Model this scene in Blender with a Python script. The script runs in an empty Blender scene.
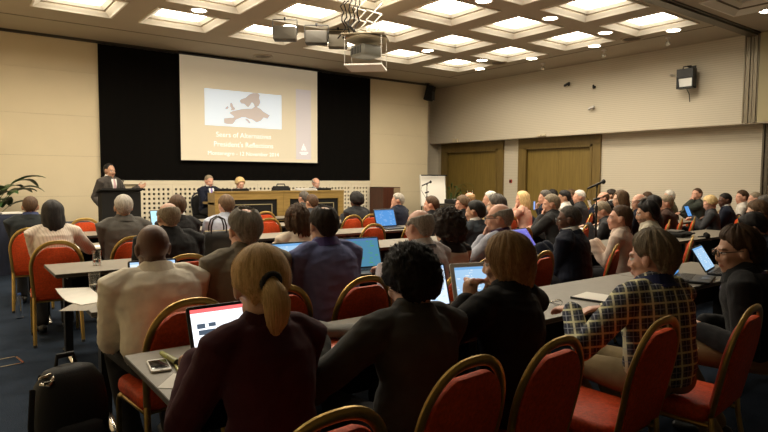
import bpy, bmesh, math, random
import numpy as np
from mathutils import Vector, Matrix, Euler, noise

random.seed(7)
SC = bpy.context.scene
COL = SC.collection
PI = math.pi
R = math.radians

# ------------------------------------------------------------------ camera
CAM_H = 1.48
F_PX, YAW, PITCH, ROLL = 588.0, R(36.8), R(3.72), R(0.3)
_f = Vector((math.sin(YAW) * math.cos(PITCH), math.cos(YAW) * math.cos(PITCH), -math.sin(PITCH)))
_r = Vector((math.cos(YAW), -math.sin(YAW), 0))
_u = _r.cross(_f)
CR = math.cos(ROLL) * _r + math.sin(ROLL) * _u
CU = -math.sin(ROLL) * _r + math.cos(ROLL) * _u
CF = _f
EYE = Vector((0, 0, CAM_H))


def ray(px, py):
    return CR * ((px - 384) / F_PX) + CU * ((216 - py) / F_PX) + CF


def at_y(px, py, Y):
    d = ray(px, py)
    return EYE + d * (Y / d.y)


def at_z(px, py, Z):
    d = ray(px, py)
    return EYE + d * ((Z - CAM_H) / d.z)


def at_x(px, py, X):
    d = ray(px, py)
    return EYE + d * (X / d.x)


cam = bpy.data.cameras.new('camera')
cam.sensor_width = 36
cam.lens = F_PX / 768 * 36
cam.clip_start = 0.05
cam.clip_end = 100
co = bpy.data.objects.new('camera', cam)
COL.objects.link(co)
co.matrix_world = Matrix(((CR.x, CU.x, -CF.x, EYE.x), (CR.y, CU.y, -CF.y, EYE.y), (CR.z, CU.z, -CF.z, EYE.z), (0, 0, 0, 1)))
SC.camera = co

# ------------------------------------------------------------------ materials
MATS = {}


def new_mat(name):
    m = bpy.data.materials.new(name)
    m.use_nodes = True
    nt = m.node_tree
    b = nt.nodes['Principled BSDF']
    return m, nt, b


def mat(name, col, rough=0.6, metal=0.0, spec=0.5, var=0.0, vscale=8.0, bump=0.0, bscale=60.0, emis=None, estr=0.0, trans=0.0, sheen=0.0, alpha=1.0):
    """plain procedural surface: base colour with a soft noise variation and a fine bump"""
    if name in MATS:
        return MATS[name]
    m, nt, b = new_mat(name)
    L = nt.links
    b.inputs['Base Color'].default_value = (*col, 1)
    b.inputs['Roughness'].default_value = rough
    b.inputs['Metallic'].default_value = metal
    b.inputs['Specular IOR Level'].default_value = spec
    if sheen:
        b.inputs['Sheen Weight'].default_value = sheen
    if trans:
        b.inputs['Transmission Weight'].default_value = trans
    if var or bump:
        tc = nt.nodes.new('ShaderNodeTexCoord')
    if var:
        n = nt.nodes.new('ShaderNodeTexNoise')
        n.inputs['Scale'].default_value = vscale
        n.inputs['Detail'].default_value = 4
        L.new(tc.outputs['Object'], n.inputs['Vector'])
        mr = nt.nodes.new('ShaderNodeMapRange')
        mr.inputs['From Min'].default_value = 0.3
        mr.inputs['From Max'].default_value = 0.7
        mr.inputs['To Min'].default_value = 1 - var
        mr.inputs['To Max'].default_value = 1 + var
        L.new(n.outputs['Fac'], mr.inputs['Value'])
        mx = nt.nodes.new('ShaderNodeVectorMath')
        mx.operation = 'SCALE'
        mx.inputs[0].default_value = col
        L.new(mr.outputs['Result'], mx.inputs['Scale'])
        L.new(mx.outputs['Vector'], b.inputs['Base Color'])
    if bump:
        n2 = nt.nodes.new('ShaderNodeTexNoise')
        n2.inputs['Scale'].default_value = bscale
        n2.inputs['Detail'].default_value = 3
        L.new(tc.outputs['Object'], n2.inputs['Vector'])
        bp = nt.nodes.new('ShaderNodeBump')
        bp.inputs['Strength'].default_value = bump
        bp.inputs['Distance'].default_value = 0.01
        L.new(n2.outputs['Fac'], bp.inputs['Height'])
        L.new(bp.outputs['Normal'], b.inputs['Normal'])
    if emis:
        b.inputs['Emission Color'].default_value = (*emis, 1)
        b.inputs['Emission Strength'].default_value = estr
    MATS[name] = m
    return m


def band_mat(name, cols, axis_vec, period, rough=0.85, offs=0.0, soft=False):
    """stripes: cols = [(colour, share of the period)] along axis_vec in object space"""
    if name in MATS:
        return MATS[name]
    m, nt, b = new_mat(name)
    L = nt.links
    tc = nt.nodes.new('ShaderNodeTexCoord')
    dt = nt.nodes.new('ShaderNodeVectorMath')
    dt.operation = 'DOT_PRODUCT'
    dt.inputs[1].default_value = axis_vec
    L.new(tc.outputs['Object'], dt.inputs[0])
    dv = nt.nodes.new('ShaderNodeMath')
    dv.operation = 'MULTIPLY_ADD'
    dv.inputs[1].default_value = 1 / period
    dv.inputs[2].default_value = offs
    L.new(dt.outputs['Value'], dv.inputs[0])
    fr = nt.nodes.new('ShaderNodeMath')
    fr.operation = 'FRACT'
    L.new(dv.outputs[0], fr.inputs[0])
    cr = nt.nodes.new('ShaderNodeValToRGB')
    cr.color_ramp.interpolation = 'LINEAR' if soft else 'CONSTANT'
    e = cr.color_ramp.elements
    pos = 0.0
    for i, (c, w) in enumerate(cols):
        if i < 2:
            e[i].position = pos
            e[i].color = (*c, 1)
        else:
            q = e.new(pos)
            q.color = (*c, 1)
        pos += w
    L.new(fr.outputs[0], cr.inputs[0])
    L.new(cr.outputs[0], b.inputs['Base Color'])
    b.inputs['Roughness'].default_value = rough
    b.inputs['Specular IOR Level'].default_value = 0.25
    MATS[name] = m
    return m


def plaid_mat():
    m, nt, b = new_mat('plaid_cloth')
    L = nt.links
    tc = nt.nodes.new('ShaderNodeTexCoord')

    def lines(vec, period, lo, hi, off=0.0):
        dt = nt.nodes.new('ShaderNodeVectorMath')
        dt.operation = 'DOT_PRODUCT'
        dt.inputs[1].default_value = vec
        L.new(tc.outputs['Object'], dt.inputs[0])
        a = nt.nodes.new('ShaderNodeMath')
        a.operation = 'MULTIPLY_ADD'
        a.inputs[1].default_value = 1 / period
        a.inputs[2].default_value = off
        L.new(dt.outputs['Value'], a.inputs[0])
        f = nt.nodes.new('ShaderNodeMath')
        f.operation = 'FRACT'
        L.new(a.outputs[0], f.inputs[0])
        g = nt.nodes.new('ShaderNodeMath')
        g.operation = 'COMPARE'
        g.inputs[1].default_value = (lo + hi) / 2
        g.inputs[2].default_value = (hi - lo) / 2
        L.new(f.outputs[0], g.inputs[0])
        return g.outputs[0]

    def mix(fac, c0, c1, w=1.0):
        mx = nt.nodes.new('ShaderNodeMix')
        mx.data_type = 'RGBA'
        k = nt.nodes.new('ShaderNodeMath')
        k.operation = 'MULTIPLY'
        k.inputs[1].default_value = w
        L.new(fac, k.inputs[0])
        L.new(k.outputs[0], mx.inputs['Factor'])
        if isinstance(c0, tuple):
            mx.inputs['A'].default_value = (*c0, 1)
        else:
            L.new(c0, mx.inputs['A'])
        mx.inputs['B'].default_value = (*c1, 1)
        return mx.outputs['Result']

    u = (0.75, -0.70, 0.05)
    v = (0.05, 0.25, 1.0)
    c = mix(lines(u, 0.058, 0.0, 0.42), (0.13, 0.13, 0.105), (0.022, 0.026, 0.05), 0.85)
    c = mix(lines(v, 0.058, 0.0, 0.42), c, (0.022, 0.026, 0.05), 0.6)
    c = mix(lines(u, 0.058, 0.62, 0.78), c, (0.70, 0.66, 0.44), 0.9)
    c = mix(lines(v, 0.058, 0.62, 0.78), c, (0.68, 0.64, 0.38), 0.85)
    c = mix(lines(u, 0.058, 0.18, 0.25), c, (0.35, 0.36, 0.40), 0.6)
    c = mix(lines(v, 0.058, 0.18, 0.25), c, (0.35, 0.36, 0.40), 0.6)
    L.new(c, b.inputs['Base Color'])
    b.inputs['Roughness'].default_value = 0.9
    b.inputs['Specular IOR Level'].default_value = 0.2
    MATS['plaid_cloth'] = m
    return m


def hair_mat(name, c1, c2):
    if name in MATS:
        return MATS[name]
    m, nt, b = new_mat(name)
    L = nt.links
    uv = nt.nodes.new('ShaderNodeUVMap')
    mp = nt.nodes.new('ShaderNodeMapping')
    mp.inputs['Scale'].default_value = (34, 2.2, 1)
    L.new(uv.outputs['UV'], mp.inputs['Vector'])
    n = nt.nodes.new('ShaderNodeTexNoise')
    n.inputs['Scale'].default_value = 1.6
    n.inputs['Detail'].default_value = 5
    n.inputs['Roughness'].default_value = 0.65
    L.new(mp.outputs[0], n.inputs['Vector'])
    cr = nt.nodes.new('ShaderNodeValToRGB')
    cr.color_ramp.elements[0].position = 0.32
    cr.color_ramp.elements[1].position = 0.68
    cr.color_ramp.elements[0].color = (*c1, 1)
    cr.color_ramp.elements[1].color = (*c2, 1)
    L.new(n.outputs['Fac'], cr.inputs[0])
    L.new(cr.outputs[0], b.inputs['Base Color'])
    bp = nt.nodes.new('ShaderNodeBump')
    bp.inputs['Strength'].default_value = 0.6
    bp.inputs['Distance'].default_value = 0.006
    L.new(n.outputs['Fac'], bp.inputs['Height'])
    L.new(bp.outputs['Normal'], b.inputs['Normal'])
    b.inputs['Roughness'].default_value = 0.6
    b.inputs['Specular IOR Level'].default_value = 0.22
    MATS[name] = m
    return m


def wood_mat(name, c1, c2, scale=(1, 1, 12), rough=0.4):
    if name in MATS:
        return MATS[name]
    m, nt, b = new_mat(name)
    L = nt.links
    tc = nt.nodes.new('ShaderNodeTexCoord')
    mp = nt.nodes.new('ShaderNodeMapping')
    mp.inputs['Scale'].default_value = scale
    L.new(tc.outputs['Object'], mp.inputs['Vector'])
    n = nt.nodes.new('ShaderNodeTexNoise')
    n.inputs['Scale'].default_value = 3
    n.inputs['Detail'].default_value = 6
    n.inputs['Distortion'].default_value = 0.6
    L.new(mp.outputs[0], n.inputs['Vector'])
    cr = nt.nodes.new('ShaderNodeValToRGB')
    cr.color_ramp.elements[0].position = 0.3
    cr.color_ramp.elements[1].position = 0.7
    cr.color_ramp.elements[0].color = (*c1, 1)
    cr.color_ramp.elements[1].color = (*c2, 1)
    L.new(n.outputs['Fac'], cr.inputs[0])
    L.new(cr.outputs[0], b.inputs['Base Color'])
    b.inputs['Roughness'].default_value = rough
    MATS[name] = m
    return m


def emit_mat(name, col, strength):
    if name in MATS:
        return MATS[name]
    m = bpy.data.materials.new(name)
    m.use_nodes = True
    nt = m.node_tree
    nt.nodes.clear()
    e = nt.nodes.new('ShaderNodeEmission')
    e.inputs['Color'].default_value = (*col, 1)
    e.inputs['Strength'].default_value = strength
    o = nt.nodes.new('ShaderNodeOutputMaterial')
    nt.links.new(e.outputs[0], o.inputs['Surface'])
    MATS[name] = m
    return m


# ------------------------------------------------------------------ mesh builder
class MB:
    def __init__(self):
        self.v, self.f, self.mi = [], [], []
        self.m = 0

    def quad(self, *ps):
        b = len(self.v)
        self.v += [Vector(p) for p in ps]
        self.f.append(tuple(range(b, b + len(ps))))
        self.mi.append(self.m)

    def box(self, c, s, rot=None):
        b = len(self.v)
        for dz in (-.5, .5):
            for dx, dy in ((-.5, -.5), (.5, -.5), (.5, .5), (-.5, .5)):
                p = Vector((dx * s[0], dy * s[1], dz * s[2]))
                if rot is not None:
                    p = rot @ p
                self.v.append(p + Vector(c))
        for q in ((3, 2, 1, 0), (4, 5, 6, 7), (0, 1, 5, 4), (1, 2, 6, 5), (2, 3, 7, 6), (3, 0, 4, 7)):
            self.f.append(tuple(b + i for i in q))
            self.mi.append(self.m)
        return self

    def box2(self, lo, hi):
        return self.box([(a + b) / 2 for a, b in zip(lo, hi)], [b - a for a, b in zip(lo, hi)])

    def rbox(self, c, s, r, rot=None, n=4, axis=2, rz=None):
        """box with rounded outline in the plane across axis, and softened rims"""
        ax = [i for i in range(3) if i != axis]
        hx, hy, hz = s[ax[0]] / 2, s[ax[1]] / 2, s[axis] / 2
        rz = min(r, hz) * 0.8 if rz is None else rz
        r = min(r, hx, hy)

        def ring(inset, z):
            out = []
            rr = max(r - inset, 0.0005)
            for cx, cy, a0 in ((hx - r, hy - r, 0), (-hx + r, hy - r, 90), (-hx + r, -hy + r, 180), (hx - r, -hy + r, 270)):
                for k in range(n + 1):
                    a = R(a0 + 90 * k / n)
                    p = [0, 0, 0]
                    p[ax[0]] = cx + rr * math.cos(a)
                    p[ax[1]] = cy + rr * math.sin(a)
                    p[axis] = z
                    out.append(Vector(p))
            return out
        rings = []
        K = 3
        for k in range(K + 1):
            a = R(90 * k / K)
            rings.append(ring(rz * (1 - math.sin(a)), -hz + rz * (1 - math.cos(a))))
        for k in range(K + 1):
            a = R(90 * k / K)
            rings.append(ring(rz * (1 - math.cos(a)), hz - rz * (1 - math.sin(a))))
        self.rings(rings, c, rot, flip=(axis == 1))
        return self

    def rings(self, rings, c=(0, 0, 0), rot=None, flip=False, close=True):
        b = len(self.v)
        n = len(rings[0])
        for rg in rings:
            for p in rg:
                p = Vector(p)
                if rot is not None:
                    p = rot @ p
                self.v.append(p + Vector(c))
        for i in range(len(rings) - 1):
            for j in range(n):
                k = (j + 1) % n
                q = (b + i * n + j, b + i * n + k, b + (i + 1) * n + k, b + (i + 1) * n + j)
                self.f.append(q[::-1] if flip else q)
                self.mi.append(self.m)
        if close:
            q = tuple(b + j for j in range(n))
            self.f.append(q if flip else q[::-1])
            self.mi.append(self.m)
            q = tuple(b + (len(rings) - 1) * n + j for j in range(n))
            self.f.append(q[::-1] if flip else q)
            self.mi.append(self.m)
        return self

    def tube(self, pts, rad, n=10, side=None, round_caps=True):
        pts = [Vector(p) for p in pts]
        rad = [(q, q) if not isinstance(q, (tuple, list)) else q for q in (rad if isinstance(rad, list) else [rad] * len(pts))]
        N = len(pts)
        tan = []
        for i in range(N):
            t = pts[min(i + 1, N - 1)] - pts[max(i - 1, 0)]
            tan.append(t.normalized() if t.length > 1e-9 else Vector((0, 0, 1)))
        if side is None:
            t = tan[0]
            side = Vector((1, 0, 0)) if abs(t.x) < 0.9 else Vector((0, 1, 0))
        side = Vector(side)
        rings = []

        def ring(p, t, s, a, b):
            u = t.cross(s).normalized()
            return [p + s * (a * math.cos(2 * PI * k / n)) + u * (b * math.sin(2 * PI * k / n)) for k in range(n)]
        s = side
        fr = []
        for i in range(N):
            s = (s - tan[i] * s.dot(tan[i]))
            s = s.normalized() if s.length > 1e-6 else tan[i].orthogonal().normalized()
            fr.append(s.copy())
        if round_caps:
            a, b = rad[0]
            r = min(a, b)
            for k in (0, 1, 2):
                q = R(90 * (3 - k) / 3)
                sc = max(math.cos(q), 0.06)
                rings.append(ring(pts[0] - tan[0] * r * math.sin(q) * 0.9, tan[0], fr[0], a * sc, b * sc))
        for i in range(N):
            rings.append(ring(pts[i], tan[i], fr[i], *rad[i]))
        if round_caps:
            a, b = rad[-1]
            r = min(a, b)
            for k in (1, 2, 3):
                q = R(90 * k / 3)
                sc = max(math.cos(q), 0.06)
                rings.append(ring(pts[-1] + tan[-1] * r * math.sin(q) * 0.9, tan[-1], fr[-1], a * sc, b * sc))
        self.rings(rings)
        return self

    def ell(self, c, r, M=None, nu=14, nv=9):
        rings = []
        for i in range(nv + 1):
            th = PI * i / nv
            th = min(max(th, 0.03), PI - 0.03)
            rings.append([Vector((r[0] * math.sin(th) * math.cos(2 * PI * k / nu), r[1] * math.sin(th) * math.sin(2 * PI * k / nu), -r[2] * math.cos(th))) for k in range(nu)])
        self.rings(rings, (0, 0, 0) if M is None else (0, 0, 0), None)
        n = nu * (nv + 1)
        for i in range(len(self.v) - n, len(self.v)):
            p = self.v[i] + Vector(c)
            self.v[i] = M @ p if M is not None else p
        return self

    def lathe(self, prof, c=(0, 0, 0), n=20, rot=None):
        self.rings([[Vector((r * math.cos(2 * PI * k / n), r * math.sin(2 * PI * k / n), z)) for k in range(n)] for r, z in prof], c, rot)
        return self

    def mesh(self, name):
        me = bpy.data.meshes.new(name)
        me.from_pydata([tuple(p) for p in self.v], [], self.f)
        me.polygons.foreach_set('material_index', self.mi)
        me.update()
        return me

    def build(self, name, mats, parent=None, smooth=True, loc=None, angle=40):
        me = self.mesh(name)
        for m in (mats if isinstance(mats, (list, tuple)) else [mats]):
            me.materials.append(m)
        if smooth:
            smooth_by_angle(me, angle)
        o = bpy.data.objects.new(name, me)
        COL.objects.link(o)
        if parent is not None:
            o.parent = parent
        if loc is not None:
            o.location = loc
        return o


def smooth_by_angle(me, angle=40):
    bm = bmesh.new()
    bm.from_mesh(me)
    bmesh.ops.recalc_face_normals(bm, faces=bm.faces)
    a = R(angle)
    for f in bm.faces:
        f.smooth = True
    for e in bm.edges:
        if len(e.link_faces) == 2:
            e.smooth = e.calc_face_angle(0) < a
    bm.to_mesh(me)
    bm.free()


def tag(o, label=None, cat=None, group=None, kind=None):
    if label:
        o['label'] = label
    if cat:
        o['category'] = cat
    if group:
        o['group'] = group
    if kind:
        o['kind'] = kind
    return o


def empty(name, loc=(0, 0, 0), rz=0.0):
    o = bpy.data.objects.new(name, None)
    o.empty_display_size = 0.05
    COL.objects.link(o)
    o.location = loc
    o.rotation_euler = (0, 0, rz)
    return o


def structure(o):
    o['kind'] = 'structure'
    return o


CHILD = {}


def copy_tree(o, parent=None):
    c = o.copy()
    COL.objects.link(c)
    c.parent = parent
    for ch in list(o.children):
        copy_tree(ch, c)
    return c
# ------------------------------------------------------------------ people
SKIN = {
    'light': (0.60, 0.36, 0.25), 'pink': (0.62, 0.33, 0.23), 'tan': (0.45, 0.25, 0.16), 'dark': (0.105, 0.045, 0.026),
}
HAIRC = {
    'black': ((0.006, 0.005, 0.005), (0.022, 0.018, 0.016)),
    'dark': ((0.012, 0.008, 0.006), (0.045, 0.030, 0.021)),
    'brown': ((0.035, 0.019, 0.010), (0.11, 0.062, 0.034)),
    'midbrown': ((0.06, 0.036, 0.020), (0.17, 0.105, 0.058)),
    'blonde': ((0.47, 0.30, 0.11), (0.90, 0.67, 0.35)),
    'honey': ((0.20, 0.115, 0.045), (0.46, 0.29, 0.13)),
    'greyblond': ((0.13, 0.10, 0.065), (0.36, 0.29, 0.20)),
    'grey': ((0.19, 0.172, 0.145), (0.46, 0.42, 0.36)),
    'darkgrey': ((0.035, 0.030, 0.026), (0.15, 0.132, 0.112)),
    'white': ((0.42, 0.39, 0.34), (0.80, 0.77, 0.70)),
}
HC = Vector((0, -0.012, 0.018))          # cranium centre in the head's frame
HR = Vector((0.077, 0.098, 0.094))


def lerp_tab(tab, x):
    for (x0, y0), (x1, y1) in zip(tab, tab[1:]):
        if x <= x1:
            return y0 + (y1 - y0) * (x - x0) / (x1 - x0) if x1 > x0 else y1
    return tab[-1][1]


# per style: (upper limit of hair, lower limit of hair) as polar angle over azimuth 0 = nape, 180 = forehead; thickness; drop below the limit
STYLES = {
    'short':   dict(t0=[(0, 0), (180, 0)], t1=[(0, 104), (50, 104), (72, 100), (84, 92), (100, 90), (112, 97), (120, 84), (128, 72), (150, 60), (180, 56)], th=.014, drop=[(0, .068), (42, .068), (60, .05), (74, .012), (80, 0), (180, 0)], clump=.006),
    'crop':    dict(t0=[(0, 0), (180, 0)], t1=[(0, 104), (50, 104), (72, 98), (84, 90), (100, 88), (112, 94), (120, 80), (128, 68), (150, 54), (180, 50)], th=.007, drop=[(0, .058), (42, .058), (60, .04), (74, .008), (80, 0), (180, 0)]),
    'full':    dict(t0=[(0, 0), (180, 0)], t1=[(0, 102), (50, 102), (72, 102), (84, 98), (100, 95), (112, 100), (120, 88), (128, 78), (150, 63), (180, 58)], th=.024, drop=[(0, .075), (45, .075), (62, .055), (76, .016), (84, 0), (180, 0)], clump=.011),
    'fringe':  dict(t0=[(0, 50), (45, 54), (90, 62), (120, 80), (135, 84), (180, 90)], t1=[(0, 104), (50, 104), (72, 100), (84, 94), (100, 90), (112, 98), (122, 86), (140, 84.5), (180, 90.5)], th=.010, drop=[(0, .060), (42, .060), (60, .04), (74, .010), (80, 0), (180, 0)]),
    'crown':   dict(t0=[(0, 30), (60, 24), (110, 13), (180, 8)], t1=[(0, 92), (50, 94), (72, 96), (84, 92), (100, 92), (112, 96), (125, 84), (150, 66), (180, 58)], th=.015, tilt=12, drop=[(0, .075), (42, .072), (60, .05), (74, .012), (80, 0), (180, 0)], clump=.007),
    'recede':  dict(t0=[(0, 0), (90, 0), (180, 0)], t1=[(0, 104), (50, 104), (72, 98), (84, 90), (100, 88), (112, 94), (120, 70), (128, 52), (150, 34), (180, 40)], th=.011, drop=[(0, .06), (42, .06), (60, .04), (74, .008), (80, 0), (180, 0)]),
    'curlybig':   dict(t0=[(0, 0), (180, 0)], t1=[(0, 102), (45, 102), (75, 104), (95, 104), (115, 96), (130, 76), (155, 62), (180, 58)], th=.050, blob=.030, drop=[(0, .10), (60, .10), (90, .09), (110, .06), (124, 0), (180, 0)]),
    'curly':   dict(t0=[(0, 0), (180, 0)], t1=[(0, 102), (45, 102), (75, 104), (95, 104), (115, 96), (130, 76), (155, 62), (180, 58)], th=.040, blob=.024, drop=[(0, .11), (60, .11), (90, .09), (110, .05), (122, 0), (180, 0)]),
    'curlyshort': dict(t0=[(0, 8), (60, 6), (180, 3)], t1=[(0, 102), (45, 102), (75, 104), (95, 102), (115, 96), (130, 76), (155, 60), (180, 56)], th=.032, blob=.014, drop=[(0, .085), (60, .08), (85, .05), (105, .02), (118, 0), (180, 0)]),
    'afro':    dict(t0=[(0, 0), (180, 0)], t1=[(0, 104), (45, 104), (75, 104), (95, 102), (115, 94), (130, 76), (155, 64), (180, 60)], th=.042, blob=.012, drop=[(0, .06), (60, .055), (85, .03), (105, 0), (180, 0)]),
    'bob':     dict(t0=[(0, 0), (180, 0)], t1=[(0, 96), (100, 94), (128, 86), (142, 66), (160, 60), (180, 60)], th=.024, drop=[(0, .115), (60, .115), (105, .105), (128, .08), (142, 0), (180, 0)], clump=.006),
    'bobcrop': dict(t0=[(0, 0), (180, 0)], t1=[(0, 110), (60, 108), (100, 100), (128, 84), (142, 68), (160, 62), (180, 62)], th=.024, drop=[(0, .03), (60, .03), (105, .025), (128, .0), (180, 0)], clump=.008),
    'long':    dict(t0=[(0, 0), (180, 0)], t1=[(0, 94), (100, 92), (128, 84), (142, 64), (160, 56), (180, 54)], th=.020, drop=[(0, .23), (60, .23), (95, .20), (120, .14), (135, .02), (142, 0), (180, 0)], clump=.008),
    'longwave': dict(t0=[(0, 0), (180, 0)], t1=[(0, 94), (100, 92), (128, 84), (142, 64), (160, 56), (180, 54)], th=.024, drop=[(0, .19), (60, .19), (95, .16), (120, .11), (135, .02), (142, 0), (180, 0)], clump=.022, blob=.010),
    'pony':    dict(t0=[(0, 0), (180, 0)], t1=[(0, 104), (45, 104), (75, 102), (95, 100), (112, 99), (128, 80), (150, 62), (180, 58)], th=.020, clump=.003, drop=[(0, .06), (42, .055), (60, .035), (74, .010), (82, 0), (180, 0)]),
}


def hair_point(phi, th, rad_add, tilt):
    """phi 0 = back, +-180 = front; th polar from the crown"""
    p = Vector((math.sin(th) * math.sin(phi), -math.sin(th) * math.cos(phi), math.cos(th)))
    if tilt:
        p = Matrix.Rotation(R(tilt), 3, 'X') @ p
    r = Vector((HR.x + rad_add, HR.y + rad_add, HR.z + rad_add))
    return HC + Vector((p.x * r.x, p.y * r.y, p.z * r.z))


def hair_mesh(style, seed, fine, name):
    S = STYLES[style]
    rnd = random.Random(seed)
    na, nt_ = (72, 22) if fine else (40, 14)
    th, tilt = S['th'], S.get('tilt', 0)
    drop = S.get('drop')
    blob, clump = S.get('blob', 0), S.get('clump', 0.0025)
    nd = 9 if drop else 0
    V, UV, F = [], [], []
    off = Vector((seed * 3.7 % 11, seed * 1.3 % 7, 0))
    rows = nt_ + 1 + nd
    for i in range(na):
        a = -180 + 360 * i / na
        phi = R(a)
        A = abs(a)
        wob = 2.5 * noise.noise(Vector((math.cos(phi) * 3, math.sin(phi) * 3, seed))) + 2.5 * noise.noise(Vector((math.cos(phi) * 14, math.sin(phi) * 14, seed)))
        t0, t1 = R(lerp_tab(S['t0'], A)), R(lerp_tab(S['t1'], A) + wob)
        t1 = max(t1, t0 + 0.01)
        L = lerp_tab(drop, A) if drop else 0
        if L:
            L *= 1 + 0.16 * noise.noise(Vector((math.cos(phi) * 5, math.sin(phi) * 5, seed + 4)))
        for j in range(nt_ + 1):
            t = j / nt_
            ang = t0 + (t1 - t0) * t
            edge = 1.0
            if not L:
                edge *= max(1 - t ** 6, 0)
            if t0 > 0.15:
                edge *= min(t / 0.15, 1)
            k = th * edge
            p = hair_point(phi, ang, 0.0, tilt)
            d = (p - HC).normalized()
            disp = clump * noise.noise(Vector((math.cos(phi) * 9, math.sin(phi) * 9, t * 2.0 + seed)))
            disp += clump * 0.7 * noise.noise(Vector((math.cos(phi) * 24, math.sin(phi) * 24, t * 2.4 + seed)))
            if blob:
                disp += blob * (noise.noise(d * 7 + off) + 0.8 * noise.noise(d * 15 + off)) * 0.8
            V.append(p + d * (k + disp * edge - (0.004 if edge < 0.02 else 0)))
            UV.append((i / na, t))
        last = V[-1]
        for q in range(nd):
            f = (q + 1) / nd
            if L <= 0:
                V.append(last + Vector((0, 0, -0.0005 * (q + 1))))
            else:
                d = Vector((last.x, last.y - HC.y, 0)).normalized()
                inw = -0.02 * f if style.startswith('bob') else (0.012 * math.sin(f * PI) - 0.018 * f if style.startswith('long') else -0.012 * f - .010 * f * f)
                tap = th * (0.5 if style.startswith(('long', 'bob')) else .95) * f ** 4
                w = clump * 1.2 * noise.noise(Vector((math.cos(phi) * 12, math.sin(phi) * 12, seed + f * 2.5)))
                if blob:
                    w += blob * noise.noise(Vector((math.cos(phi) * 5, math.sin(phi) * 5, f * 5 + seed)))
                V.append(last + d * (inw - tap + w) + Vector((0, 0, -L * f)))
            UV.append((i / na, 1 + 1.2 * f))
    for i in range(na):
        k = (i + 1) % na
        for j in range(rows - 1):
            F.append((i * rows + j, k * rows + j, k * rows + j + 1, i * rows + j + 1))
    uvs = []
    for f in F:
        i = f[0] // rows
        for q, vi in enumerate(f):
            u, v = UV[vi]
            if vi // rows == 0 and i == na - 1:
                u = 1.0
            uvs.append((u, v))
    # loose strands that break the outline
    ns = (2600 if fine == 2 else 700) if fine else 0
    for s in range(ns):
        i = rnd.randrange(na)
        j0 = rnd.randrange(0, max(rows - 6, 1))
        b = len(V)
        n_ = min(5, rows - 1 - j0)
        lift = rnd.uniform(.0005, .0045) * (2.2 if blob else 1)
        ii = i
        w = rnd.uniform(.0006, .0014)
        for q in range(n_ + 1):
            p = V[ii * rows + j0 + q]
            d = (p - HC).normalized()
            e = Vector((d.y, -d.x, 0))
            e = e.normalized() if e.length > 1e-4 else Vector((1, 0, 0))
            c = p + d * lift * math.sin(PI * (0.25 + 0.6 * q / n_)) + e * rnd.uniform(-.0015, .0015)
            ww = w * (1 - 0.7 * q / n_)
            V.append(c - e * ww)
            V.append(c + e * ww)
        for q in range(n_):
            F.append((b + 2 * q, b + 2 * q + 1, b + 2 * q + 3, b + 2 * q + 2))
            u = i / na + rnd.uniform(-.01, .01)
            v = (j0 + q) / rows
            uvs += [(u, v), (u, v), (u, v + .05), (u, v + .05)]
    me = bpy.data.meshes.new(name)
    me.from_pydata([tuple(p) for p in V], [], F)
    ul = me.uv_layers.new(name='UVMap')
    ul.data.foreach_set('uv', [c for q in uvs for c in q])
    me.polygons.foreach_set('use_smooth', [True] * len(F))
    me.update()
    return me


PENDING = []     # meshes waiting for the voxel union


def pend(obj, voxel, smooth, post=None):
    m = obj.modifiers.new('union', 'REMESH')
    m.mode = 'VOXEL'
    m.voxel_size = voxel
    m.use_smooth_shade = True
    s = obj.modifiers.new('soft', 'SMOOTH')
    s.factor = 0.5
    s.iterations = smooth
    PENDING.append((obj, post))


def settle():
    dg = bpy.context.evaluated_depsgraph_get()
    dg.update()
    done = []
    for o, post in PENDING:
        me = bpy.data.meshes.new_from_object(o.evaluated_get(dg))
        done.append((o, me, post))
    for o, me, post in done:
        o.modifiers.clear()
        old = o.data
        mats = [m for m in old.materials]
        o.data = me
        me.name = old.name
        me.materials.clear()
        for m in mats:
            me.materials.append(m)
        bpy.data.meshes.remove(old)
        me.polygons.foreach_set('use_smooth', [True] * len(me.polygons))
        if post:
            post(me)
        me.update()
    PENDING.clear()


def wrinkle(amp, seed, sc=(7, 7, 15)):
    def post(me):
        n = len(me.vertices)
        co_ = np.empty(n * 3, dtype=np.float32)
        no = np.empty(n * 3, dtype=np.float32)
        me.vertices.foreach_get('co', co_)
        me.vertices.foreach_get('normal', no)
        co_, no = co_.reshape(-1, 3), no.reshape(-1, 3)
        d = np.empty(n, dtype=np.float32)
        nn = noise.noise
        for i, p in enumerate(co_.tolist()):
            x, y, z = p
            w = nn(Vector((x * 2.2, y * 2.2, z * 2.2 + seed))) * 1.6
            v = nn(Vector((x * sc[0] + w, y * sc[1] + w, z * sc[2] + w + seed)))
            d[i] = amp * (1 - 2.2 * abs(v)) * 0.7 + amp * 0.5 * nn(Vector((x * 26, y * 26, z * 30)))
        co_ += no * d[:, None]
        me.vertices.foreach_set('co', co_.reshape(-1))
    return post


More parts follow.
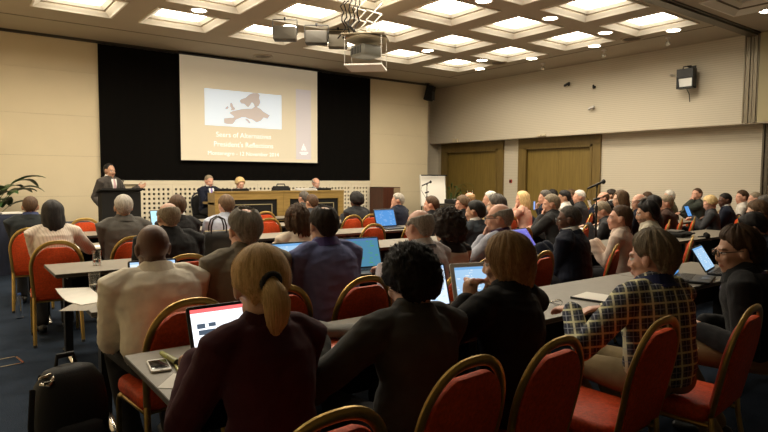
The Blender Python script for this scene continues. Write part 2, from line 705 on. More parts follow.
def face_paint(Hm_inv, brow, beard, vox):
    """materials by place on the head: 0 skin, 1 lips, 2 eye white, 3 iris, 4 brow / beard"""
    def post(me):
        n = len(me.polygons)
        c = np.empty(n * 3, dtype=np.float32)
        me.polygons.foreach_get('center', c)
        c = c.reshape(-1, 3)
        A = np.array(Hm_inv)
        h = c @ A[:3, :3].T + A[:3, 3]
        x, y, z = np.abs(h[:, 0]), h[:, 1], h[:, 2]
        idx = np.zeros(n, dtype=np.int32)
        front = (y > 0.045) & (z > -.13) & (z < .06)
        if beard:
            idx[(y > 0.0) & (z < -.05) & (z > -.135) & (y > 0.02 + 0.0)] = 4
            if beard == 'moustache':
                idx[:] = 0
                idx[front & (y > .08) & (x < .03) & (np.abs(z + .057) < .009)] = 4
        idx[front & (y > .08) & (x < .024) & (np.abs(z + .074) < .0075)] = 1
        idx[front & (x > .012) & (x < .052) & (np.abs(z - .019 + x * .08) < (.0042 if vox < .009 else .003)) & (y > .06)] = 4
        if vox > .011:
            me.polygons.foreach_set('material_index', idx)
            return
        e = (x - .032) ** 2 / .0135 ** 2 + (z + .004) ** 2 / .0065 ** 2
        idx[front & (e < 1) & (y > .06)] = 2
        idx[front & ((x - .032) ** 2 + (z + .004) ** 2 < .0055 ** 2) & (y > .06)] = 3
        me.polygons.foreach_set('material_index', idx)
    return post


def add_hand(mb, W, D, N, S, curl=0.3, k=1.0, thumb=0.5, spread=0.06, rmin=0.0085):
    D, N = D.normalized(), N.normalized()
    S = (S - D * S.dot(D)).normalized()
    mb.tube([W - D * .02, W + D * .02 * k, W + D * .055 * k, W + D * .086 * k], [(.024, .018), (.032 * k, .016), (.039 * k, .0145), (.037 * k, .012)], side=S, n=12)
    for b, l, c in ((.029, .070, 1), (.010, .078, 1.03), (-.0095, .073, 1.06), (-.028, .056, 1.1)):
        p = W + D * .080 * k + S * b * k
        pts, ang = [p - D * .02], 0
        q = p
        pts.append(q)
        dirn = (D + S * b * spread * 20 * .1).normalized()
        for seg, cc in ((.45, 1.0), (.31, 1.2), (.24, .8)):
            ang += curl * c * cc
            q = q + (dirn * math.cos(ang) + N * math.sin(ang)) * l * seg * k
            pts.append(q)
        mb.tube(pts, [rmin * 1.12, rmin * 1.1, rmin * 1.02, rmin * .95, rmin * .8], n=8)
    b = W + D * .018 * k + S * .024 * k
    t1 = b + (D * .55 + S * (.75 - thumb * .3) + N * thumb * .6).normalized() * .042 * k
    t2 = t1 + (D * .85 + S * (.25 - thumb * .5) + N * thumb * .7).normalized() * .030 * k
    t3 = t2 + (D * .9 - S * thumb * .4 + N * thumb * .6).normalized() * .022 * k
    mb.tube([b - S * .01, b, t1, t2, t3], [.013, .0135, .0115, .0098, .008], n=8)


def solve_arm(S, H, pole, lu, lf):
    d = H - S
    L = min(d.length, (lu + lf) * .995)
    H2 = S + d.normalized() * L
    a = (lu * lu - lf * lf + L * L) / (2 * L)
    h = math.sqrt(max(lu * lu - a * a, 0))
    u = d.normalized()
    pl = pole - u * pole.dot(u)
    pl = pl.normalized() if pl.length > 1e-5 else u.orthogonal().normalized()
    return S + u * a + pl * h, H2


def cloth(key, col):
    return mat('cloth_' + key, col, rough=0.9, spec=0.2, var=0.12, vscale=14, bump=0.25, bscale=350, sheen=0.05)


PEOPLE = []


def make_person(p, label, vox=None, yaw=0, hyaw=0, hpitch=8, lean=12, side=0, hair=('short', 'brown'), skin='light', top=('shirt', 'white', (.6, .6, .6)),
                arms=('table', 'table'), sex='m', build=1.0, trousers=('dark', (.015, .015, .018)), glasses=False, beard=None, collar=None, lanyard=None,
                tie=None, seat=0.465, floor=0.0, stand=False, table_z=None, group=None, cat='person', hd=1.0, chair=True, top_mat=None, seated_on=None):
    """p = top of the head in the world; the body is built below it"""
    dist = (Vector(p) - EYE).length
    vox = vox or (.0065 if dist < 3.5 else .0085 if dist < 5.6 else .0105 if dist < 8.5 else .0125)
    fine = 2 if dist < 3.6 else 1 if dist < 6 else 0
    seed = len(PEOPLE) * 1.7 + 1
    female = sex == 'f'
    W = build * (0.90 if female else 1.0) * (1.0 if dist < 6 else .96)
    hd = hd * (0.97 if female else 1.0)
    Rz = Matrix.Rotation(R(yaw), 3, 'Z')
    ztop = p[2]
    # ---- spine, in the person's frame: origin on the floor under the hips, facing +Y
    z0 = (seat + .126 + .11 * max(build - 1, 0)) if not stand else floor + .93
    lean_r, side_r = R(lean), R(side)
    NS = 12
    hair_th = STYLES[hair[0]]['th'] * .9 if hair and hair[0] in STYLES and lerp_tab(STYLES[hair[0]]['t0'], 0) < 15 else 0
    head_up = (.112 + hair_th) * hd
    neck_l = .138 * hd
    na = lean_r * 0.75
    dirs = []
    for i in range(NS):
        s = (i + .5) / NS
        a = lean_r * (0.35 + 1.15 * s)
        dirs.append(Vector((math.sin(side_r) * math.cos(a), math.sin(a), math.cos(a) * math.cos(side_r))))
    mean = sum(dirs, Vector()) / NS
    neck_d = Vector((math.sin(side_r) * .6, math.sin(na), math.cos(na))).normalized()
    T = (ztop - head_up - neck_l * neck_d.z - z0) / mean.z
    T = min(max(T, .38), .62)
    P0 = Vector((0, 0, z0))
    sp = [P0]
    for d in dirs:
        sp.append(sp[-1] + d * T / NS)
    NB = sp[-1]
    HCn = NB + neck_d * neck_l
    org = Vector((p[0], p[1], 0)) - Rz @ Vector((HCn.x, HCn.y, 0))
    dz = ztop - (HCn.z + head_up)

    def spine(s):
        s = s * NS
        if s <= 0:
            return sp[0] + dirs[0] * s * T / NS
        if s >= NS:
            return sp[-1] + dirs[-1] * (s - NS) * T / NS
        i = int(s)
        return sp[i].lerp(sp[i + 1], s - i)

    def rings(tab, grow=0.0, k=1.0):
        pts = [spine(s) for s, a, b in tab]
        rad = [(a * W * k + grow, b * W * k + grow) for s, a, b in tab]
        return pts, rad

    if female:
        torso = [(0, .172, .118), (.18, .165, .112), (.38, .142, .10), (.6, .158, .118), (.78, .165, .113), (.9, .150, .092), (.97, .105, .075), (1.0, .07, .062)]
    else:
        torso = [(0, .163, .118), (.18, .165, .120), (.38, .163, .116), (.6, .175, .120), (.78, .184, .116), (.9, .168, .096), (.97, .115, .078), (1.0, .075, .065)]
    mb = MB()
    tp, tr = rings(torso, 0, .92)
    mb.tube(tp, tr, n=20, side=(1, 0, 0))
    # head
    Hm = Matrix.Translation(HCn) @ Euler((R(-hpitch), 0, R(hyaw))).to_matrix().to_4x4() @ Matrix.Scale(hd, 4)
    hx = lambda v: Hm @ Vector(v)
    mb.tube([NB - neck_d * .04, NB + neck_d * .02, hx((0, -.022, -.075)), hx((0, -.012, -.02))], [(.064 * W, .062 * W), (.059 * W, .058 * W), (.054, .058), (.05, .055)], n=14, side=(1, 0, 0))
    jaw = 0.93 if female else 1.0
    mb.ell(HC, (HR.x - .001, HR.y - .001, HR.z - .001), Hm, 20, 14)
    mb.ell((0, .034, -.040), (.060 * jaw, .062, .080), Hm, 16, 10)
    mb.ell((0, .066, -.104), (.026 * jaw, .024, .020), Hm, 10, 7)
    for s in (-1, 1):
        mb.ell((s * .037 * jaw, .026, -.076), (.027 * jaw, .045, .033), Hm, 10, 7)
        mb.ell((s * .036, .068, -.036), (.024, .022, .024), Hm, 10, 7)
        mb.ell((s * .079, -.004, -.014), (.011, .021, .034), Hm, 10, 7)
        mb.ell((s * .084, -.010, -.004), (.008, .016, .020), Hm, 8, 6)
        mb.ell((s * .032, .080, -.004), (.014, .0115, .012), Hm, 8, 6)
        mb.ell((s * .011, .099, -.042), (.009, .010, .008), Hm, 8, 6)
    mb.ell((0, .082, .017), (.05, .016, .012), Hm, 12, 7)
    mb.tube([hx((0, .090, .006)), hx((0, .100, -.018)), hx((0, .1055, -.037))], [.009 * hd, .0105 * hd, .0120 * hd], n=8)
    mb.ell((0, .091, -.070), (.023, .010, .0065), Hm, 10, 6)
    mb.ell((0, .089, -.080), (.019, .010, .0065), Hm, 10, 6)
    # arms
    lu, lf = .295 * W ** .5, .255 * W ** .5
    sh_s = .885
    SH = spine(sh_s)
    arm_data = []
    tz = table_z if table_z is not None else .742
    for s, kind in ((-1, arms[0]), (1, arms[1])):
        S = SH + Vector((s * .178 * W, 0, -.005))
        pole = Vector((s * (.36 if dist < 5.5 else .12), -.35, -1))
        curl, N, rollS, thumb = .28, Vector((0, 0, -1)), Vector((-s, 0, 0)), .35
        if kind == 'table':
            H = Vector((s * (.15 if dist < 5.5 else .09), SH.y + .25, tz + .120))
            fwd, pole = Vector((-s * .25, 1, -.16)), Vector((s * .22, -.8, -.22))
        elif kind == 'type':
            H = Vector((s * .10, SH.y + .25, tz + .120))
            pole = Vector((s * .30, -.75, -.22))
            fwd = Vector((-s * .1, 1, -.12))
            curl = .42
        elif kind == 'across':
            H = Vector((s * .03, SH.y + .27, tz + .075))
            pole = Vector((s * .6, -.5, -.5))
            fwd = Vector((-s * 1, .45, -.02))
        elif kind == 'forward':
            H = Vector((s * .25, SH.y + .40, tz + .075))
            pole = Vector((s * .5, -.7, -.5))
            fwd = Vector((s * .10, 1, -.10))
        elif kind == 'hold':
            H = Vector((s * .25, SH.y + .20, .96))
            fwd, N, rollS, curl = Vector((0, .35, 1)), Vector((-s * .3, -1, .2)), Vector((-s, 0, 0)), .7
            pole = Vector((s * .4, -.3, -1))
        elif kind == 'out':
            H = Vector((s * .235, SH.y + .26, tz + .10))
            pole = Vector((s * .45, -.7, -.4))
            fwd = Vector((-s * .2, 1, -.12))
        elif kind == 'chin':
            H = hx((s * .038, .128, -.155))
            fwd = Hm.to_3x3() @ Vector((-s * .32, -.30, .88))
            pole = Vector((s * .3, .55, -1))
            curl, N, rollS, thumb = 1.0, Hm.to_3x3() @ Vector((-s * .25, -.95, -.2)), Hm.to_3x3() @ Vector((-s, 0, 0)), .7
        elif kind == 'mouth':
            H = hx((s * .045, .165, -.125))
            fwd = Hm.to_3x3() @ Vector((-s * .5, -.45, .6))
            pole = Vector((s * .45, .6, -1))
            curl, N, rollS, thumb = .9, Hm.to_3x3() @ Vector((-s * .4, -.85, -.3)), Hm.to_3x3() @ Vector((-s, 0, .2)), .6
        elif kind == 'clasp':
            H = hx((s * .040, .185 + s * .006, -.165))
            fwd = Vector((-s * .22, .04, .95))
            pole = Vector((s * .45, .35, -.6))
            curl, N, rollS, thumb = .72, Vector((-s * .75, -.65, 0)), Vector((-s * .4, -.9, .1)), .6
        elif kind == 'gesture':
            H = Vector((s * .44, SH.y + .20, SH.z - .10))
            fwd = Vector((s * .75, .5, .25))
            N, rollS, curl = Vector((-s * .6, 0, .5)), Vector((0, -.2, 1)), .25
        elif kind == 'lectern':
            H = Vector((s * .20, SH.y + .30, tz + .05))
            fwd = Vector((-s * .2, 1, 0))
        elif kind == 'lap':
            H = Vector((s * .12, .27, seat + .20))
            fwd = Vector((-s * .3, 1, -.25))
        elif kind == 'pocket':
            H = Vector((s * .20, .10, z0 + .02))
            fwd = Vector((0, .15, -1))
            N, rollS = Vector((-s, 0, 0)), Vector((0, 1, 0))
        E, H = solve_arm(S, H, pole, lu, lf)
        fwd = fwd.normalized()
        N = (N - fwd * N.dot(fwd)).normalized()
        arm_data.append((S, E, H, fwd))
        mb.tube([S.lerp(SH, .5), S, S.lerp(E, .5), E, E.lerp(H, .35), H, H + fwd * .01],
                [.058 * W, .052 * W, .044 * W, .038 * W, .037 * W, (.027, .021), (.026, .018)], n=12)
        add_hand(mb, H, fwd, N, rollS, curl=curl, k=(.94 if female else 1.02), thumb=thumb, rmin=max(.0085, vox * .86))
    # legs
    legs = []
    if not stand:
        zl = seat + .087
        for s in (-1, 1):
            hip = Vector((s * .088 * W, .01, zl))
            knee = Vector((s * .115, .43, zl - .015))
            ank = Vector((s * .105, .19, floor + .095))
            toe = Vector((s * .13, ank.y + .15, floor + .035))
            legs.append((hip, knee, ank, toe))
    else:
        for s in (-1, 1):
            hip = Vector((s * .09 * W, 0, z0 - .02))
            knee = Vector((s * .10, .02, floor + .48))
            ank = Vector((s * .105, -.01, floor + .09))
            toe = Vector((s * .125, .15, floor + .035))
            legs.append((hip, knee, ank, toe))
    for hip, knee, ank, toe in legs:
        mb.tube([hip + Vector((0, -.03 if not stand else 0, 0)), hip.lerp(knee, .35), knee, knee.lerp(ank, .3), knee.lerp(ank, .75), ank],
                [.074, .070, .052, .052, .038, .034], n=12)
        mb.tube([ank + Vector((0, -.045, -.045)), ank + Vector((0, .03, -.045)), toe], [.034, (.036, .030), (.038, .022)], n=10, side=(1, 0, 0))
    # to the world
    def world_mesh(b, name):
        for i, v in enumerate(b.v):
            b.v[i] = Vector(v)
        return b.mesh(name)
    root = empty('person', org + Vector((0, 0, dz if abs(dz) < .0 else 0)), R(yaw))
    tag(root, label, cat, group)
    sk = mat('skin_' + skin, SKIN[skin], rough=.45, spec=.4, var=.08, vscale=18, bump=.12, bscale=220)
    lips = mat('lips_' + skin, tuple(a * b for a, b in zip(SKIN[skin], (.85, .6, .6))), rough=.4)
    eyew = mat('eye_white', (.7, .68, .64), rough=.25)
    iris = mat('eye_iris', (.02, .014, .01), rough=.2)
    c1, c2 = HAIRC[hair[1]] if hair else HAIRC['dark']
    brow = mat('brow_' + skin + (hair[1] if hair else 'dark'), tuple((a + b) / 2 * .5 + k * .4 for a, b, k in zip(c1, c2, SKIN[skin])), rough=.8)
    me = world_mesh(mb, 'body')
    for m in (sk, lips, eyew, iris, brow):
        me.materials.append(m)
    body = bpy.data.objects.new('body', me)
    COL.objects.link(body)
    body.parent = root
    pend(body, vox, 3, face_paint(Hm.inverted(), brow, beard, vox))
    # hair
    if hair and hair[0] != 'bald':
        hm = hair_mesh(hair[0], seed, fine, 'hair')
        hm.transform(Hm)
        hm.materials.append(hair_mat('hair_' + hair[1], c1, c2))
        ho = bpy.data.objects.new('hair', hm)
        COL.objects.link(ho)
        ho.parent = root
        if hair[0] == 'pony':
            tb = MB()
            path = [hx(q) for q in ((0, -.092, .006), (.006, -.122, -.002), (.012, -.140, -.028), (.015, -.146, -.062), (.016, -.142, -.098), (.014, -.134, -.132), (.011, -.126, -.158))]
            rad = [(.020, .018), (.024, .020), (.034, .026), (.039, .030), (.038, .028), (.030, .022), (.014, .010)]
            tb.tube(path, rad, n=28)
            rr = random.Random(3)
            for q in range(420):
                a = rr.uniform(0, 2 * PI)
                f = rr.uniform(.75, 1.08)
                pts = []
                for pp, (ra, rb) in zip(path[1:], rad[1:]):
                    pts.append(pp + Vector((math.cos(a) * ra * f, math.sin(a) * rb * f, 0)) + Vector((rr.uniform(-1, 1), rr.uniform(-1, 1), 0)) * .0022)
                tb.tube(pts, [.0013, .0014, .0014, .0013, .0011, .0006], n=4, round_caps=False)
            pm = tb.mesh('ponytail')
            ul = pm.uv_layers.new(name='UVMap')
            for poly in pm.polygons:
                for li in poly.loop_indices:
                    v = pm.vertices[pm.loops[li].vertex_index].co
                    cz = min(path, key=lambda q_: abs(q_.z - v.z))
                    ul.data[li].uv = (math.atan2(v.y - cz.y, v.x - cz.x) / (2 * PI) * .8 + .5, -v.z * 1.2)
            pm.polygons.foreach_set('use_smooth', [True] * len(pm.polygons))
            pm.materials.append(hair_mat('hair_' + hair[1], c1, c2))
            po = bpy.data.objects.new('ponytail', pm)
            COL.objects.link(po)
            po.parent = ho
            tg = MB()
            t_ = (path[1] - path[0]).normalized()
            for a_, b_ in ((.0, .028), (.010, .0295)):
                pts = []
                s1 = t_.orthogonal().normalized()
                s2 = t_.cross(s1)
                for k in range(21):
                    an = 2 * PI * k / 20
                    pts.append(path[1] - t_ * .006 + t_ * a_ + s1 * b_ * math.cos(an) + s2 * b_ * .9 * math.sin(an))
                tg.tube(pts, .0085, n=8)
            ti = tg.build('hair_tie', mat('hair_tie', (.008, .008, .009), rough=.7), root)
    # garment
    kind, ckey, ccol = top
    off = {'shirt': .009, 'jacket': .017, 'sweater': .014, 'cardigan': .016}[kind]
    g = MB()
    tab = [(.03, torso[0][1] + .006, torso[0][2] + .001)] + torso[1:-2] + [(.955, .138, .086), (.99, .098, .076), (1.02, .074, .068)]
    if kind in ('jacket', 'cardigan'):
        tab[0] = (.01, .176, .117)
    tp, tr = rings(tab, off)
    g.tube(tp, tr, n=24, side=(1, 0, 0))
    for s, (S, E, H, fwd) in zip((-1, 1), arm_data):
        base = NB + Vector((s * .04, -.005, -.004))
        o2 = off + .004
        g.tube([base, base.lerp(S, .6) + Vector((0, 0, .006)), S + Vector((s * .004, 0, .003)), S.lerp(E, .3), S.lerp(E, .7), E, E.lerp(H, .3), E.lerp(H, .65), E.lerp(H, .97)],
               [.050, .060 * W + off * .5, .056 * W + o2, .050 * W + o2, .045 * W + o2, .043 * W + o2, .041 * W + o2, .036 * W + o2, .030 * W + o2], n=14)
    tm = top_mat or cloth(ckey, ccol)
    gm = world_mesh(g, kind)
    gm.materials.append(tm)
    go = bpy.data.objects.new(kind, gm)
    COL.objects.link(go)
    go.parent = root
    pend(go, max(vox, .008), 4 if kind != 'shirt' else 3, wrinkle({'shirt': .0055, 'jacket': .005, 'sweater': .0045, 'cardigan': .005}[kind], seed))
    # collar
    def band(name, m, r0, r1, h, z_off=0.0, parent=go, open_front=0.0, tilt=.25, thick=.005):
        cb = MB()
        ax = neck_d
        fr = Vector((0, 1, 0)) - ax * ax.y
        fr = fr.normalized()
        sd = fr.cross(ax).normalized()
        n = 36
        segs = []
        for i in range(n + 1):
            a = -PI / 2 + open_front + (2 * PI - 2 * open_front) * i / n      # starts at the front
            a = PI / 2 + open_front + (2 * PI - 2 * open_front) * i / n
            dcos, dsin = math.cos(a), math.sin(a)
            dirv = sd * dcos + fr * dsin
            low = NB + ax * (z_off - tilt * r0 * (dsin + 1) * .5) + dirv * r0 * (1.0 if abs(dcos) < .5 else 1.02)
            up = low + ax * h - dirv * (r0 - r1)
            segs.append((low, up, dirv))
        closed = open_front == 0.0
        for i in range(n):
            (l0, u0, d0), (l1, u1, d1) = segs[i], segs[i + 1]
            t = thick
            m0, m1 = u0 + ax * .001 + d0 * t * .5, u1 + ax * .001 + d1 * t * .5
            cb.quad(l0 + d0 * t, l1 + d1 * t, u1 + d1 * t, u0 + d0 * t)
            cb.quad(u0 + d0 * t, u1 + d1 * t, u1, u0)
            cb.quad(u0, u1, l1, l0)
        return cb.build(name, m, parent)
    if kind == 'shirt':
        band('collar', collar or tm, .093 * W, .070 * W, .056, .004, open_front=.22)
    elif kind == 'jacket':
        if collar:
            band('shirt_collar', collar, .084 * W, .066 * W, .062, .014, open_front=.15)
        band('collar', tm, .104 * W, .080 * W, .050, -.006, open_front=.5, thick=.008)
    elif kind == 'sweater':
        band('collar', collar or tm, .094 * W, .072 * W, .050, .004, thick=.007)
    elif kind == 'cardigan':
        band('collar', collar or tm, .100 * W, .080 * W, .044, -.006, open_front=.6, thick=.007)
    if lanyard:
        band('lanyard', lanyard, .103 * W, .097 * W, .013, .002, parent=root, tilt=.55, thick=.004)
    # shirt front and tie (people who face the room)
    if tie is not None:
        ts = MB()
        us = MB()
        fr = []
        for s in (.99, .9, .78, .66, .55, .45):
            q = spine(s)
            tab_b = lerp_tab([(a, b) for a, _, b in [(t[0], 0, t[2]) for t in torso]], s)
            fr.append(q + Vector((0, tab_b * W + off + (.010 if s < .95 else .016), 0)))
        def strip(b, ws, lift):
            for i in range(len(fr) - 1):
                a, c = fr[i] + Vector((0, lift, 0)), fr[i + 1] + Vector((0, lift, 0))
                b.quad(a + Vector((-ws[i], -.004, 0)), a + Vector((0, .003, 0)), c + Vector((0, .003, 0)), c + Vector((-ws[i + 1], -.004, 0)))
                b.quad(a + Vector((0, .003, 0)), a + Vector((ws[i], -.004, 0)), c + Vector((ws[i + 1], -.004, 0)), c + Vector((0, .003, 0)))
        strip(us, [.058, .055, .046, .034, .022, .006], .0)
        us.build('shirt_front', collar or mat('shirt_white', (.72, .70, .66), rough=.8), root)
        if tie:
            strip(ts, [.016, .020, .026, .031, .035, .030], .006)
            ts.build('tie', tie, root)
        lp = MB()
        for s in (-1, 1):
            pts = []
            ws = [.075, .080, .074, .060, .042, .020]
            for i in range(len(fr)):
                pts.append(fr[i] + Vector((s * (ws[i]), -.006, 0)))
            for i in range(len(fr) - 1):
                a, c = pts[i], pts[i + 1]
                lp.quad(a + Vector((-s * .022, .010, 0)), a + Vector((s * .030, .002, 0)), c + Vector((s * .022, .002, 0)), c + Vector((-s * .014, .008, 0)))
        lp.build('lapel', tm, go)
    # trousers and shoes
    tr_ = MB()
    tp, trr = rings([(.0, torso[0][1], torso[0][2]), (.10, torso[1][1], torso[1][2]), (.16, torso[1][1] - .012, torso[1][2] - .01)], .005)
    tr_.tube(tp, trr, n=18, side=(1, 0, 0))
    for hip, knee, ank, toe in legs:
        tr_.tube([hip + Vector((0, -.05 if not stand else 0, 0)), hip.lerp(knee, .35), knee, knee.lerp(ank, .3), knee.lerp(ank, .75), ank + Vector((0, 0, .01))],
                 [.079, .078, .066, .062, .056, .058], n=14)
    tm_ = world_mesh(tr_, 'trousers')
    tm_.materials.append(cloth('trousers_' + trousers[0], trousers[1]))
    to = bpy.data.objects.new('trousers', tm_)
    COL.objects.link(to)
    to.parent = root
    pend(to, .011 if fine else .014, 3, None)
    for hip, knee, ank, toe in legs:
        sb = MB()
        sb.tube([ank + Vector((0, -.055, -.045)), ank + Vector((0, 0, -.035)), ank + Vector((0, .06, -.048)), toe + Vector((0, 0, -.002)), toe + Vector((0, .055, -.006))],
                [(.036, .040), (.041, .046), (.045, .040), (.049, .031), (.036, .024)], n=12, side=(1, 0, 0))
        sb.build('shoe', mat('shoe_black', (.012, .011, .010), rough=.35), root)
    if glasses:
        gb = MB()
        for s in (-1, 1):
            pts = [hx((s * .034 + .023 * math.cos(a) * 1.05, .108 + abs(math.sin(a)) * 0.0, -.004 + .017 * math.sin(a))) for a in [2 * PI * k / 16 for k in range(17)]]
            gb.tube(pts, .0022, n=6, round_caps=False)
            gb.tube([hx((s * .058, .107, .002)), hx((s * .079, .08, .004)), hx((s * .086, .0, .002)), hx((s * .084, -.018, -.012))], .0024, n=6)
        gb.tube([hx((-.011, .108, .0)), hx((0, .112, .003)), hx((.011, .108, .0))], .002, n=6)
        gb.build('spectacles', mat('spectacle_frame', (.012, .011, .011), rough=.3), root)
    info = dict(root=root, org=org, build=build, yaw=yaw, label=label, Rz=Rz, SH=SH, NB=NB)
    PEOPLE.append(info)
    return info
# ------------------------------------------------------------------ palette of the room
WARM = (1.0, 0.80, 0.52)
M_WALL = mat('cream_wall', (.68, .58, .40), rough=.75, var=.03, vscale=1.2, bump=.05, bscale=40)
M_GROOVE = mat('panel_groove', (.22, .17, .10), rough=.9)
M_CEIL = mat('ceiling_paint', (.43, .37, .28), rough=.85, var=.03, vscale=2)
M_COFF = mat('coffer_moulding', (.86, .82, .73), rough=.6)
M_GAP = mat('coffer_shadow_gap', (.26, .21, .14), rough=.8)
M_SLAT = band_mat('slatted_wall', [((.61, .55, .44), .5), ((.585, .525, .42), .3), ((.50, .445, .35), .2)], (0, 0, 1), .040, rough=.75)
M_DOOR = wood_mat('door_wood', (.165, .108, .022), (.23, .155, .036), scale=(9, 9, .6), rough=.45)
M_DOORD = wood_mat('door_frame_wood', (.13, .084, .02), (.19, .125, .034), scale=(9, 9, .6), rough=.45)
M_BLACK = mat('matt_black', (.010, .0095, .009), rough=.8, spec=.2)
M_BLACKM = mat('black_metal', (.014, .014, .015), rough=.4, metal=.3)
M_CHROME = mat('chrome', (.62, .58, .50), rough=.22, metal=1.0)
M_GOLD = mat('gold_frame', (.50, .33, .095), rough=.34, metal=.75, var=.08, vscale=20)
M_RED = mat('red_upholstery', (.60, .066, .011), rough=.6, spec=.3, var=.22, vscale=70, bump=.25, bscale=260)
M_TABLE = mat('table_laminate', (.21, .187, .15), rough=.42, spec=.35, var=.07, vscale=25)
M_EDGE = mat('table_edge', (.045, .038, .030), rough=.5)
M_PLAST = mat('black_plastic', (.013, .013, .014), rough=.42)
M_SILVER = mat('silver_plastic', (.60, .58, .55), rough=.35, metal=.4)
M_WHITEP = mat('white_plastic', (.72, .70, .66), rough=.4)
M_PAPER = mat('paper', (.80, .77, .70), rough=.8)
M_NAVY = mat('navy_drape', (.010, .014, .034), rough=.9, sheen=.1, var=.15, vscale=6)
M_GLASS = mat('clear_glass', (1, 1, 1), rough=.03, trans=1.0)
M_LEAF = mat('plant_leaf', (.030, .075, .018), rough=.42, var=.3, vscale=9)
M_OAK = wood_mat('oak_veneer', (.22, .135, .035), (.33, .215, .065), scale=(.7, 8, 8), rough=.4)

XW, XLO, YF = 11.29, 11.62, 12.15
X0, Y0, YB, H = -0.9, -5.0, 13.05, 4.0

# ------------------------------------------------------------------ floor
fm, nt, b = new_mat('carpet_blue')
tc = nt.nodes.new('ShaderNodeTexCoord')
n1 = nt.nodes.new('ShaderNodeTexNoise'); n1.inputs['Scale'].default_value = 120; n1.inputs['Detail'].default_value = 4
n2 = nt.nodes.new('ShaderNodeTexNoise'); n2.inputs['Scale'].default_value = 3.5; n2.inputs['Detail'].default_value = 5
nt.links.new(tc.outputs['Object'], n1.inputs['Vector']); nt.links.new(tc.outputs['Object'], n2.inputs['Vector'])
ad = nt.nodes.new('ShaderNodeMath'); ad.operation = 'ADD'
nt.links.new(n1.outputs['Fac'], ad.inputs[0]); nt.links.new(n2.outputs['Fac'], ad.inputs[1])
cr = nt.nodes.new('ShaderNodeValToRGB')
cr.color_ramp.elements[0].position = .7; cr.color_ramp.elements[1].position = 1.3
cr.color_ramp.elements[0].color = (.007, .011, .019, 1); cr.color_ramp.elements[1].color = (.019, .028, .045, 1)
dv = nt.nodes.new('ShaderNodeMath'); dv.operation = 'MULTIPLY'; dv.inputs[1].default_value = 1.0
nt.links.new(ad.outputs[0], dv.inputs[0]); nt.links.new(dv.outputs[0], cr.inputs[0]); nt.links.new(cr.outputs[0], b.inputs['Base Color'])
bp = nt.nodes.new('ShaderNodeBump'); bp.inputs['Strength'].default_value = .5; bp.inputs['Distance'].default_value = .01
nt.links.new(n1.outputs['Fac'], bp.inputs['Height']); nt.links.new(bp.outputs[0], b.inputs['Normal'])
b.inputs['Roughness'].default_value = .95; b.inputs['Specular IOR Level'].default_value = .1
g = MB(); g.box2((X0, Y0, -.1), (XLO + .2, YB, 0))
structure(g.build('floor', fm))

# ------------------------------------------------------------------ walls
g = MB()
zs = [0, 1.11, 1.85, 2.59, 3.39, H]
for i in range(5):
    g.m = 0
    g.box2((X0, YF, zs[i] + .0015), (10.55, YF + .06, zs[i + 1] - .0015))
g.m = 1
g.box2((X0, YF + .02, 0), (10.54, YF + .10, H))
structure(g.build('wall_front', [M_WALL, M_GROOVE]))
g = MB(); g.box2((10.55, YF + .75, 0), (XLO + .1, YF + .9, H)); g.box2((10.45, YF + .1, 0), (10.55, YF + .75, H))
structure(g.build('wall_corner', M_SLAT))
g = MB(); g.box2((X0 - .1, Y0, 0), (X0, YF, H)); structure(g.build('wall_left', M_WALL))
g = MB(); g.box2((X0 - .1, Y0 - .1, 0), (XLO + .2, Y0, H)); structure(g.build('wall_back', mat('dark_back_wall', (.50, .42, .29), rough=.8)))
# right wall: an upper bulkhead that stands forward over a recessed lower wall with door openings
g = MB(); g.box2((XW, Y0, 2.46), (XLO + .3, YB, H))
structure(g.build('wall_right_upper', M_SLAT))
D1, D2 = (10.36, 12.72), (7.55, 9.86)
g = MB()
g.box2((XLO, Y0, 0), (XLO + .2, D2[0], 2.46)); g.box2((XLO, D2[1], 0), (XLO + .2, D1[0], 2.46)); g.box2((XLO, D1[1], 0), (XLO + .2, YB, 2.46))
structure(g.build('wall_right', M_SLAT))
for k, (a, c) in enumerate((D1, D2)):
    d = empty('door_%d' % (k + 1), (XLO, (a + c) / 2, 0)); structure(d)
    w = (c - a)
    fb = MB()
    fb.box2((-.05, -w / 2, 0), (.10, -w / 2 + .22, 2.46)); fb.box2((-.05, w / 2 - .22, 0), (.10, w / 2, 2.46)); fb.box2((-.05, -w / 2 + .22, 2.23), (.10, w / 2 - .22, 2.46))
    fb.box2((-.065, -w / 2 + .20, 0), (-.02, -w / 2 + .25, 2.25)); fb.box2((-.065, w / 2 - .25, 0), (-.02, w / 2 - .20, 2.25)); fb.box2((-.065, -w / 2 + .20, 2.20), (-.02, w / 2 - .20, 2.25))
    fb.build('door_frame', M_DOORD, d)
    lw = (w - .46) / 2
    for s in (-1, 1):
        lf = MB(); lf.box((.06, s * lw / 2, 1.1), (.05, lw - .006, 2.2)); o = lf.build('door_leaf', M_DOOR, d)
        hb = MB(); hb.tube([(-.0, s * .10, .95), (-.03, s * .10, .95), (-.03, s * .10, 1.15), (0, s * .10, 1.15)], .011)
        hb.build('door_handle', M_CHROME, o)
